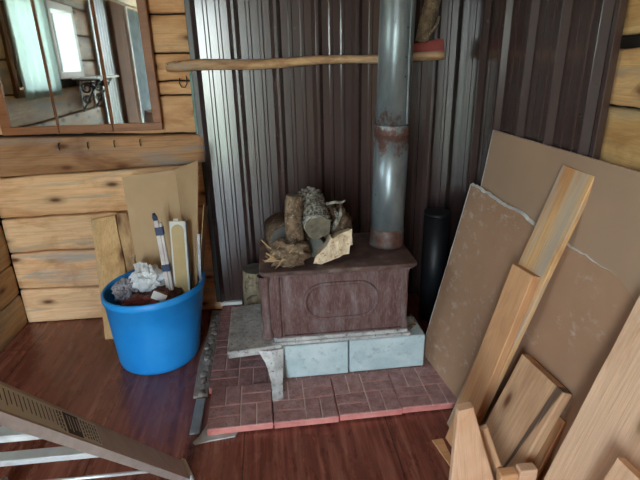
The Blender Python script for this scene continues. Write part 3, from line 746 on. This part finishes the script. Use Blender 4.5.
# ------------------------------------------------------------------ drywall sheets
def sheet(name, c00, c10, c11, c01, thick, nu, nv, wav, mats, label, seed, edge=0, strip=.006):
    """bottom-left, bottom-right, top-right, top-left of the visible face (left = far end)"""
    c00, c10, c11, c01 = map(V, (c00, c10, c11, c01)); n = ((c10 - c00).cross(c01 - c00)).normalized()
    if n.x > 0: n = -n
    bm = bmesh.new()
    def P(u, v, w):
        p = c00.lerp(c10, u).lerp(c01.lerp(c11, u), v)
        return p - n * w
    def edgev(u): return 1 - wav * (.5 + .5 * noise.noise(V((u * 9, seed, 0))) + .35 * noise.noise(V((u * 30, seed, 3))))
    UU = [0, strip] + [strip + (1 - strip) * (q + 1) / (nu - 1) for q in range(nu - 1)]
    F = [[None] * (nv + 1) for _ in range(nu + 1)]; B = [[None] * (nv + 1) for _ in range(nu + 1)]
    for i in range(nu + 1):
        for j in range(nv + 1):
            u = UU[i]; v = j / nv
            ev = edgev(u) if wav else 1
            us = u + (strip * .6 * noise.noise(V((v * 25, seed, 5))) if i == 1 else 0)
            if i == 0: us = .003 * noise.noise(V((v * 12, seed, 9))) + (.002 * noise.noise(V((v * 40, seed, 9))))
            F[i][j] = bm.verts.new(P(us, v * ev - (edge if j == nv else 0) * 0, 0)); B[i][j] = bm.verts.new(P(us, min(1, v * (ev if j < nv else 1)) if not wav else v * (ev + .012 * (j == nv)), thick))
    for i in range(nu):
        for j in range(nv):
            bm.faces.new((F[i][j], F[i + 1][j], F[i + 1][j + 1], F[i][j + 1])).material_index = 1 if (i == 0) else 0; bm.faces.new((B[i][j], B[i][j + 1], B[i + 1][j + 1], B[i + 1][j]))
    for i in range(nu):
        for (q) in ((F[i][0], B[i][0], B[i + 1][0], F[i + 1][0]), (F[i][nv], F[i + 1][nv], B[i + 1][nv], B[i][nv])): bm.faces.new(q).material_index = 1
    for j in range(nv):
        for q in ((F[0][j], F[0][j + 1], B[0][j + 1], B[0][j]), (F[nu][j], B[nu][j], B[nu][j + 1], F[nu][j + 1])): bm.faces.new(q).material_index = 1
    o = _finish(bm, name, mats, c00); o.location = c00; return o
o = sheet('drywall_sheet', (.905, 2.20, .0), (.905, 1.055, 0), (1.05, 1.055, 1.178), (1.05, 2.202, 1.172), .0127, 30, 20, 0, [M['drywall'], M['gypsum']], '', 3)
tag(o, 'taller plain brown drywall sheet leaning behind the scuffed one', 'drywall')
o = sheet('drywall_sheet', (.733, 2.11, .0445), (.848, 1.06, .0445), (1.018, 1.06, .875), (.985, 2.245, .912), .0127, 60, 24, .022, [M['drywall_scuffed'], M['gypsum']], '', 8)
tag(o, 'shorter scuffed brown drywall sheet with a torn white top edge, leaning behind the boards', 'drywall')

# ------------------------------------------------------------------ leaning boards
vdir = V((.106, -1, 0)).normalized(); hdir = V((1, .106, 0)).normalized()
def leanboard(name, X0, th, v0, v1, a0, a1, thick, mat, label, cat='board', bev=.003, group=None, topcut=0, roll_=0, Y0=1.6):
    """board lying in a plane leaning towards the right wall; v runs towards the viewer, a up the slope"""
    th = math.radians(th); a = V((0, 0, 1)) * math.cos(th) + hdir * math.sin(th); n = -hdir * math.cos(th) + V((0, 0, 1)) * math.sin(th)
    O = V((X0, Y0, 0)) + vdir * (v0 + v1) / 2 + a * a0
    L, W = a1 - a0, v1 - v0; ns = 14
    bm = bmesh.new(); rings = []
    bv = bev
    for i in range(ns + 1):
        x = L * i / ns; e = .0022 * noise.noise(V((x * 7, X0 * 91, v0 * 33)))
        w0, w1 = -W / 2 + e, W / 2 + .0022 * noise.noise(V((x * 7, X0 * 71, v0 * 53)))
        if i == ns: x0s = (x - topcut, x)
        prof = [(w0 + bv, 0), (w1 - bv, 0), (w1, -bv), (w1, -thick + bv), (w1 - bv, -thick), (w0 + bv, -thick), (w0, -thick + bv), (w0, -bv)]
        ring = []
        for y, z in prof:
            xx = x - (topcut * (y + W / 2) / W if i == ns else 0)
            ring.append(bm.verts.new((xx, y, z)))
        rings.append(ring)
    for i in range(ns):
        for j in range(8): bm.faces.new((rings[i][j], rings[i][(j + 1) % 8], rings[i + 1][(j + 1) % 8], rings[i + 1][j]))
    bm.faces.new(rings[0][::-1]); bm.faces.new(rings[-1])
    o = _finish(bm, name, mat, None)
    m = Matrix.Identity(4)
    a2 = (a + vdir * roll_).normalized(); v2 = (vdir - a * roll_).normalized()
    for i, ax in enumerate((a2, v2, n)):
        for j in range(3): m[j][i] = ax[j]
    m.translation = O; o.matrix_world = m
    return tag(o, label, cat, group)
GB = 'boards leaning on the drywall'
leanboard('leaning_board', .690, 16.5, -.008, .153, .008, 1.178, .020, M['pine_grey'], 'tallest leaning board, greyish weathered face with yellow edges', group=GB, roll_=.047)
leanboard('leaning_board', .652, 16.5, .066, .188, .005, .800, .036, M['pine'], 'clean tan board leaning in front of the taller weathered one', group=GB, roll_=-.024)
leanboard('leaning_board', .640, 22, .226, .452, .0, .528, .040, M['pine_dirty'], 'short wide thick board with dark stain leaning in the middle of the boards', group=GB, bev=.005)
leanboard('leaning_board', .73, 18, .37, .452, .0, .40, .015, M['pine'], 'narrow board mostly hidden behind the wide stained board', group=GB)
leanboard('leaning_board', .625, 18, .566, .88, .0, 1.17, .042, M['pine_pale'], 'large pale plank nearest the camera at the right edge', group=GB)
leanboard('leaning_board', .52, 20, .785, .90, .0, .60, .03, M['pine_pale'], 'shadowed board end in the bottom right corner over the large pale plank', group=GB)

# pointed stake and thin strip in front of the wide board
def taper(name, p0, p1, side, w0, w1, thick, mat, label, cat='board', cut=.0, group=None):
    p0, p1, side = V(p0), V(p1), V(side).normalized(); a = (p1 - p0); L = a.length; a.normalize(); side = (side - a * side.dot(a)).normalized(); n = a.cross(side)
    bm = bmesh.new(); rings = []; ns = 10; bv = .004
    for i in range(ns + 1):
        s = i / ns; w = (w0 + (w1 - w0) * s) / 2
        prof = [(-w + bv, 0), (w - bv, 0), (w, bv), (w, thick - bv), (w - bv, thick), (-w + bv, thick), (-w, thick - bv), (-w, bv)]
        rings.append([bm.verts.new((L * s - (cut * (y + w) / (2 * w) if i == ns else 0), y + .001 * noise.noise(V((s * 9, y * 30, 3))), z)) for y, z in prof])
    for i in range(ns):
        for j in range(8): bm.faces.new((rings[i][j], rings[i][(j + 1) % 8], rings[i + 1][(j + 1) % 8], rings[i + 1][j]))
    bm.faces.new(rings[0][::-1]); bm.faces.new(rings[-1])
    o = _finish(bm, name, mat, None); m = Matrix.Identity(4)
    for i, ax in enumerate((a, side, n)):
        for j in range(3): m[j][i] = ax[j]
    m.translation = p0; o.matrix_world = m
    return tag(o, label, cat, group)
taper('stake', (.6005, 1.06, 0.0), (.511, 1.06, .56), (1, 0, 0), .225, .045, .026, M['pine_pale'], 'pale tapered stake standing with its narrow end up, at the bottom centre right', 'stake')
taper('wood_strip', (.76, 1.128, 0.0), (.605, 1.128, .415), (1, 0, 0), .045, .035, .017, M['pine_dirty'], 'thin brown strip leaning just right of the tapered stake', 'board')
def offcut(c, sz, rz, tilt, mat, label):
    b = MB().box((-sz[0] / 2, -sz[1] / 2, 0), (sz[0] / 2, sz[1] / 2, sz[2]), .003)
    o = _finish(b.bm, 'offcut', mat, None); o.location = c; o.rotation_euler = (tilt, 0, rz); return tag(o, label, 'offcut', 'offcuts at the foot of the boards')
offcut((.694, 1.107, 0), (.058, .034, .258), .0, 0, M['pine'], 'tan offcut standing on end, left of the pale rough one at the bottom edge')
offcut((.757, 1.107, 0), (.058, .034, .268), .0, 0, M['pine_pale'], 'pale rough-ended offcut standing right of the tan one at the bottom edge')
solo('thin_panel', MB().prism([(.601, 1.525), (.648, 1.529), (.648, 1.25), (.645, 1.25), (.628, 1.369)], .0, .006, 'Z', .001), M['pine'], (.66, 1.4, 0), 'thin tan panel lying flat on the floor under the tapered stake', 'board')

# ------------------------------------------------------------------ blue tub and contents
t = thing('tub', (-.683, 2.385, 0), 'bright blue plastic tub full of rubbish by the log wall', 'tub')
tilt = Matrix.Translation((-.683, 2.385, 0)) @ Matrix.Shear('XZ', 4, (0, 0)) @ Matrix.Rotation(0, 4, 'Y')
prof = [(.0, .001), (.185, .001), (.203, .008), (.212, .03), (.234, .2), (.254, .372), (.262, .376), (.265, .388), (.265, .408), (.258, .416), (.251, .410), (.247, .385), (.227, .2), (.205, .03), (.0, .02)]
b = MB(); b.lathe(prof, (-.683, 2.385, 0), 64)
for v in b.bm.verts: v.co.z += .055 * (v.co.x + .683) * max(0, v.co.z - .02) / .4; v.co.x += .030 * (v.co.z / .4) - .015 + .016 + .016 * (1 - v.co.z / .4); v.co.y -= .042 * (1 - v.co.z / .4)
part('shell', b, M['blue'], t)
for dx, dz in ((-.165, .372), (.17, .384), (.20, .39)):
    pass
# rubbish inside
b = MB()
for i in range(14):
    a = random.uniform(0, 2 * PI); r = random.uniform(.02, .10)
    b.blob((-.675 + r * math.cos(a), 2.385 + r * math.sin(a), .29 + random.uniform(0, .06)), (.07, .06, .05), .5, 3, 3, i)
solo('brown_wrapping', b, M['rubbish'], (-.66, 2.38, .28), 'crumpled brown wrapping filling the blue tub', 'rubbish')
b = MB(); b.blob((-.800, 2.36, .385), (.055, .07, .06), .5, 3.5, 4, 41, smooth=False)
solo('plastic_film', b, M['clear'], (-.80, 2.36, .35), 'crumpled grey plastic film at the left side inside the tub', 'rubbish')
b = MB(); b.blob((-.692, 2.40, .435), (.085, .075, .072), .42, 1.9, 4, 23, smooth=False)
solo('plastic_bag', b, M['bag'], (-.69, 2.40, .40), 'crumpled white plastic bag on top of the rubbish in the tub', 'bag')
b = MB()
for i in range(9):
    p = [V((-.70 + .10 * math.sin(k * .9 + i), 2.25 + .05 * math.cos(k * .7 + i * 2), .375 + .012 * math.sin(k + i))) for k in range(8)]
    b.tube(p, .0022, 5)
solo('wire_tangle', b, M['redpaint'], (-.68, 2.25, .37), 'tangle of thin reddish wire at the front of the tub', 'wire')
solo('carton_flap', MB().box((-.035, -.001, -.02), (.035, .001, .02), mat=Matrix.Translation((-.60, 2.24, .40)) @ Matrix.Rotation(.5, 4, 'Y') @ Matrix.Rotation(-.6, 4, 'X')), M['white'], (-.6, 2.24, .4), 'small white card scrap at the front of the tub', 'rubbish')
# cardboard
b = MB()
def panel(mb, q, th):
    q = [V(p) for p in q]; n = (q[1] - q[0]).cross(q[3] - q[0]).normalized() * th
    A = [mb.bm.verts.new(p) for p in q]; B = [mb.bm.verts.new(p + n) for p in q]
    mb.bm.faces.new(A); mb.bm.faces.new(B[::-1])
    for i in range(4): mb.bm.faces.new((A[i], B[i], B[(i + 1) % 4], A[(i + 1) % 4]))
t = thing('cardboard_box', (-.63, 2.6, .12), 'flattened open cardboard carton standing up at the back of the tub', 'cardboard')
part('back_panel', (lambda m: (panel(m, [(-.772, 2.545, .34), (-.505, 2.565, .34), (-.520, 2.66, .956), (-.806, 2.655, .928)], .004), m)[1])(MB()), M['cardboard'], t)
part('lower_flap', (lambda m: (panel(m, [(-.760, 2.47, .15), (-.50, 2.49, .15), (-.505, 2.563, .345), (-.772, 2.543, .345)], .004), m)[1])(MB()), M['cardboard'], t)
part('side_panel', (lambda m: (panel(m, [(-.503, 2.565, .24), (-.452, 2.46, .27), (-.366, 2.475, 1.035), (-.520, 2.66, .956)], .004), m)[1])(MB()), M['cardboard'], t)
part('side_flap', (lambda m: (panel(m, [(-.450, 2.461, .27), (-.440, 2.53, .27), (-.362, 2.60, .76), (-.366, 2.476, .80)], .004), m)[1])(MB()), M['cardboard'], t)
# wrapped stick
t = thing('wrapped_bundle', (-.575, 2.39, .30), 'pale wrapped bundle of slats with blue tape bands standing in the tub', 'bundle')
m = Matrix.Translation((-.572, 2.385, .28)) @ Matrix.Rotation(math.radians(-2.2), 4, 'Y') @ Matrix.Rotation(math.radians(-2), 4, 'X')
part('slats', MB().box((-.018, -.014, 0), (.004, .014, .475), .003, mat=m).box((.005, -.012, 0), (.019, .012, .46), .003, mat=m), M['wrap'], t)
for z0, z1 in ((.195, .235), (.395, .44)): part('tape_band', MB().box((-.020, -.016, z0), (.021, .016, z1), .003, mat=m), M['tape'], t)['label'] = 'dark blue tape band'
part('tip', MB().tube([m @ V((-.010, 0, .47)), m @ V((-.012, 0, .49)), m @ V((-.014, 0, .512))], [.011, .014, .007], 10), M['tape'], t)
# arched panel with white border
t = thing('arched_panel', (-.5, 2.42, .30), 'tan panel with rounded top and white border standing in the tub', 'panel')
m = Matrix.Translation((-.520, 2.40, .29)) @ Matrix.Rotation(math.radians(2.5), 4, 'Y') @ Matrix.Rotation(math.radians(-3), 4, 'X')
part('board', MB().box((-.040, 0, 0), (.042, .012, .445), .002, mat=m), M['white'], t)
arch = [(-.031, .0), (.031, .0), (.031, .395)] + [(.031 * math.cos(a), .395 + .034 * math.sin(a)) for a in [PI * k / 12 for k in range(1, 12)]] + [(-.031, .395)]
part('inset', MB().prism(arch, -.003, .004, 'Y', mat=m), M['tan'], t)['label'] = 'tan rounded inset'
part('side_edge', MB().box((.043, -.001, 0), (.050, .014, .445), .001, mat=m), M['ink'], t)
solo('white_slat', MB().box((-.012, -.005, 0), (.012, .005, .46), .002, mat=Matrix.Translation((-.545, 2.455, .28)) @ Matrix.Rotation(math.radians(4), 4, 'Y')), M['white'], (-.545, 2.455, .28), 'narrow white slat between the taped bundle and the arched panel', 'slat')
solo('grey_strip', MB().box((-.008, -.02, 0), (.008, .02, .38), .002, mat=Matrix.Translation((-.425, 2.42, .27)) @ Matrix.Rotation(math.radians(3), 4, 'Y') @ Matrix.Rotation(math.radians(-8), 4, 'X')), M['clear'], (-.42, 2.42, .27), 'thin grey strip standing at the right side of the tub', 'strip')

# planks leaning on the log wall
def plank_on_wall(poly0, y0, y1, zt, th, mat, name, label):
    """outline (x, z along slope) leaning back from y0 at the floor to y1 at height zt"""
    b = bmesh.new(); n = len(poly0)
    A = [b.verts.new((x, y0 + (y1 - y0) * z / zt, z)) for x, z in poly0]; B = [b.verts.new((x, y0 + (y1 - y0) * z / zt + th, z)) for x, z in poly0]
    b.faces.new(A[::-1]); b.faces.new(B)
    for i in range(n): b.faces.new((A[i], A[(i + 1) % n], B[(i + 1) % n], B[i]))
    bmesh.ops.bevel(b, geom=b.edges[:], offset=.002, segments=1, affect='EDGES', profile=.5)
    m = Matrix.Rotation(PI / 2, 4, 'Y')
    mb = MB(); mb.bm.free(); mb.bm = b
    return solo(name, mb, mat, (poly0[0][0], y0, 0), label, 'board')
M['plank_v'] = wood('upright_plank', rgb(228, 188, 134), rgb(190, 138, 82), 'Z', rgb(160, 150, 128), (.56, .68), flat=1)
M['plank_v2'] = wood('upright_bark_plank', rgb(214, 176, 128), rgb(150, 106, 66), 'Z', rgb(104, 84, 64), (.5, .58), flat=1)
plank_on_wall([(-1.022, .0), (-.865, .0), (-.872, .2), (-.880, .42), (-.905, .60), (-.912, .685), (-1.048, .668), (-1.035, .4)], 2.54, 2.755, .68, .022, M['plank_v'], 'upright_plank', 'wide clean plank standing upright against the log wall, left of the tub')
plank_on_wall([(-.862, .0), (-.77, .0), (-.775, .2), (-.792, .34), (-.83, .42), (-.815, .50), (-.800, .60), (-.808, .69), (-.905, .695), (-.902, .6), (-.878, .42), (-.868, .2)], 2.58, 2.762, .69, .022, M['plank_v2'], 'upright_plank', 'narrower bark-edged plank standing between the clean plank and the cardboard')

# ------------------------------------------------------------------ stepladder
F0 = V((-.392, 1.470, .0)); F1 = V((-.585, .70, 1.08))
def frame_dir(p0, p1, side):
    a = (p1 - p0).normalized(); s = V(side); s = (s - a * s.dot(a)).normalized(); n = a.cross(s); return a, s, n
t = thing('stepladder', (-.6, 1.0, 0), 'grey metal stepladder with white treads at the lower left', 'ladder')
def rail(p0, p1, name, w=.080, d=.028, side=(0, 1, .5)):
    a, s, n = frame_dir(p0, p1, side); L = (p1 - p0).length
    m = Matrix.Identity(4)
    for i, ax in enumerate((a, s, n)):
        for j in range(3): m[j][i] = ax[j]
    m.translation = p0
    b = MB(); b.box((0.012, -w / 2, -.002), (L, w / 2, .002), mat=m)
    b.box((0.012, -w / 2, -d), (L, -w / 2 + .004, .002), .001, mat=m); b.box((.012, w / 2 - .004, -d), (L, w / 2, .002), .001, mat=m)
    return b, m, L
# broad side of the rail faces up and to the right
rdir = (F1 - F0).normalized()
Nf = V((.55, -.13, .78)); Nf = (Nf - rdir * Nf.dot(rdir)).normalized()
sd = Nf.cross(rdir)
b, m, L = rail(F0 + V((0, 0, .03)), F1, 'rail', side=sd)
if (m.to_3x3() @ V((0, 0, 1))).dot(V((.3, -.3, 1))) < 0:
    sd = -sd; b, m, L = rail(F0 + V((0, 0, .03)), F1, 'rail', side=sd)
r1 = part('rail', b, M['alu'], t)
MR = m
def lab(x0, x1, y0, y1, mat, nm, h=.0028): return part(nm, MB().box((x0, y0, .0021), (x1, y1, h), mat=MR), mat, r1)
sk = lab(.70, 1.17, -.030, .034, M['sticker'], 'sticker'); sk['label'] = 'grey printed label on the ladder rail'
lab(.795, .862, -.027, .032, M['ink'], 'label_block', .0034)['label'] = 'black block on the printed label'
k = 0
tx = MB()
for x in (.708, .722, .736, .75, .764, .778, .872, .884):
    y = -.024
    while y < .026:
        w = random.uniform(.004, .011); tx.box((x, y, .0029), (x + .006, min(y + w, .03), .0032), mat=MR); y += w + .003
for x in [.90 + .016 * q for q in range(16)]:
    tx.box((x, -.022, .0029), (x + .003, .02 - .01 * random.random(), .0032), mat=MR)
part('label_text', tx, M['ink'], r1)
tw = MB()
for x in (.803, .818, .834, .846): tw.box((x, -.02, .0035), (x + .004, .012 + .012 * random.random(), .0037), mat=MR)
part('label_text', tw, M['sticker'], r1)
part('foot', MB().box((-.010, -.044, -.034), (.016, .044, .012), .003, mat=MR), M['alu_light'], t)['label'] = 'bare metal end bracket of the rail'
off = V((-.66, 0, 0))
b, m2, _ = rail(F0 + off + V((0, 0, .03)), F1 + V((-.52, 0, 0)), 'rail', side=sd)
part('rail', b, M['alu'], t)
part('foot', MB().box((-.010, -.044, -.034), (.016, .044, .012), .003, mat=m2), M['alu_light'], t)
for s_, hh_ in ((.685, .009), (.50, .009), (.30, .009)):
    a_ = F0.lerp(F1, s_) + V((-.01, .0, -.005)); c_ = (F0 + off).lerp(F1 + V((-.52, 0, 0)), s_) + V((.01, 0, -.005))
    if s_ == .30:
        continue
    part('tread', MB().box((c_.x, a_.y - .02, a_.z - hh_ - .018), (a_.x, a_.y + .02, a_.z + hh_ - .018), .003), M['alu_light'], t)
a_ = F0.lerp(F1, .19) + V((0, -.01, -.006)); c_ = (F0 + off).lerp(F1 + V((-.52, 0, 0)), .19) + V((0, -.01, -.006))
part('spreader_rod', MB().tube([a_, c_], .006, 10), M['alu_light'], t)
part('brace', MB().tube([(-.742, .99, .53), (-.76, .97, .36)], .010, 8), M['alu_light'], t)
for p0, p1 in ((V((-.56, .10, 0)), F1 + V((0, -.02, -.01))), (V((-1.10, .10, 0)), F1 + V((-.52, -.02, -.01)))):
    part('rear_leg', MB().tube([p0, p1], .014, 8), M['alu'], t)
part('top_cap', MB().box((F1.x - .55, F1.y - .09, F1.z - .015), (F1.x + .03, F1.y + .04, F1.z + .02), .006), M['alu_light'], t)

# ------------------------------------------------------------------ what the mirror shows: left wall of the room
t = thing('curtain', (XL + .05, 1.9, 1.3), 'pale green curtain over the left window, seen in the left mirror door', 'curtain')
b = MB(); b.grid(lambda u, v: V((XL + .055 + .014 * math.sin(u * 34) * (1 - .4 * v), 1.60 + .60 * u, 1.30 + .70 * v)), 80, 10)
part('cloth', b, M['curtain'], t, fix=False)
part('rod', MB().tube([(XL + .055, 1.56, 2.005), (XL + .055, 2.24, 2.005)], .009, 10), M['wrought'], t)
t = thing('bracket_shelf', (XL, .9, 1.2), 'white shelf on black scroll brackets on the left wall, seen in the middle mirror', 'shelf')
part('board', MB().box((XL + .0, .60, 1.392), (XL + .20, 1.22, 1.41), .003), M['white'], t)
for y in (.78, 1.10):
    br_ = MB()
    br_.box((XL + .005, y - .01, 1.13), (XL + .017, y + .01, 1.39), .002).box((XL + .005, y - .01, 1.378), (XL + .19, y + .01, 1.391), .002)
    for (cx_, cz_, r0, tn, d0) in ((.065, 1.32, .048, 1.6, .4), (.125, 1.345, .03, 1.5, 2.0), (.055, 1.225, .035, 1.5, 1.0)):
        pts = []
        for i in range(26):
            a = d0 + i / 25 * tn * 2 * PI; r = r0 * (1 - .72 * i / 25); pts.append((XL + cx_ + r * math.cos(a), y, cz_ + r * math.sin(a)))
        br_.tube(pts, .0075, 7)
    br_.tube([(XL + .012, y, 1.15), (XL + .05, y, 1.20), (XL + .10, y, 1.28), (XL + .18, y, 1.38)], .008, 7)
    part('scroll_bracket', br_, M['wrought'], t)
t = thing('grey_ribbed_sheet', (XL, .3, 0), 'pale grey ribbed sheet on the left wall, seen at the right of the middle mirror', 'metal panel')
b = MB(); b.box((XL + .006, .02, .0), (XL + .012, .56, 2.2))
for k in range(7): b.box((XL + .010, .04 + k * .08, .5), (XL + .026, .07 + k * .08, 2.2), .004)
part('sheet', b, M['galv_sheet'], t)
t = thing('brown_cupboard', (XL + .1, -.35, 0), 'tall brown wooden board with white edge strip, seen in the right mirror door', 'cupboard')
part('board', MB().box((XL + .01, -.45, .0), (XL + .06, .0, 2.1), .004), M['brownboard'], t)
part('dark_panel', MB().box((XL + .01, -1.80, .0), (XL + .05, -.56, 2.1), .004), M['slate'], t)
part('edge_strip', MB().box((XL + .01, -.56, .0), (XL + .075, -.53, 2.1), .004), M['white'], t)

# ------------------------------------------------------------------ light
w = bpy.data.worlds.new('daylight'); S.world = w; w.use_nodes = True; nt = w.node_tree; bg = nt.nodes['Background']
tc = nt.nodes.new('ShaderNodeTexCoord'); sx = nt.nodes.new('ShaderNodeSeparateXYZ'); cr = nt.nodes.new('ShaderNodeValToRGB'); ma = nt.nodes.new('ShaderNodeMath')
ma.operation = 'MULTIPLY_ADD'; ma.inputs[1].default_value = .5; ma.inputs[2].default_value = .5
nt.links.new(tc.outputs['Generated'], sx.inputs[0]); nt.links.new(sx.outputs[2], ma.inputs[0]); nt.links.new(ma.outputs[0], cr.inputs[0]); nt.links.new(cr.outputs[0], bg.inputs[0])
e = cr.color_ramp.elements; e[0].position = .46; e[0].color = (.50, .56, .50, 1); e[1].position = .62; e[1].color = (.70, .87, 1.0, 1)
k_ = e.new(.52); k_.color = (.75, .83, .82, 1)
bg.inputs[1].default_value = 8.0
sl = bpy.data.lights.new('sun', 'SUN'); sl.energy = 30; sl.angle = .01; sl.color = (.96, .98, 1)
so = bpy.data.objects.new('sun', sl); so.rotation_euler = (math.radians(-38), math.radians(6), 0); so.location = (0, 4, 6); COL.objects.link(so)
def area(name, loc, rot, sx_, sy_, power, col, portal=False):
    l = bpy.data.lights.new(name, 'AREA'); l.shape = 'RECTANGLE'; l.size = sx_; l.size_y = sy_; l.energy = power; l.color = col
    l.cycles.is_portal = portal
    o = bpy.data.objects.new(name, l); o.location = loc; o.rotation_euler = rot; COL.objects.link(o); return o
def opening(i, w_, ax, at):
    a, b_, z0, z1 = w_
    if ax == 'X': area('window_portal', (at - .06, (a + b_) / 2, (z0 + z1) / 2), (0, -PI / 2, 0), z1 - z0, b_ - a, 1, (1, 1, 1), True)
    else: area('door_portal', ((a + b_) / 2, at - .06, (z0 + z1) / 2), (PI / 2, 0, 0), b_ - a, z1 - z0, 1, (1, 1, 1), True)
for i, (w_, ax, at) in enumerate(((W1, 'X', XL), (W2, 'X', XL), (D1, 'Y', YF))): opening(i, w_, ax, at)
S.view_settings.view_transform = 'Standard'; S.view_settings.look = 'None'; S.view_settings.gamma = 1; S.view_settings.use_curve_mapping = False
S.view_settings.exposure = 1.95
S.cycles.use_denoising = True
S.cycles.max_bounces = 10; S.cycles.diffuse_bounces = 6; S.cycles.glossy_bounces = 5; S.cycles.sample_clamp_indirect = 8
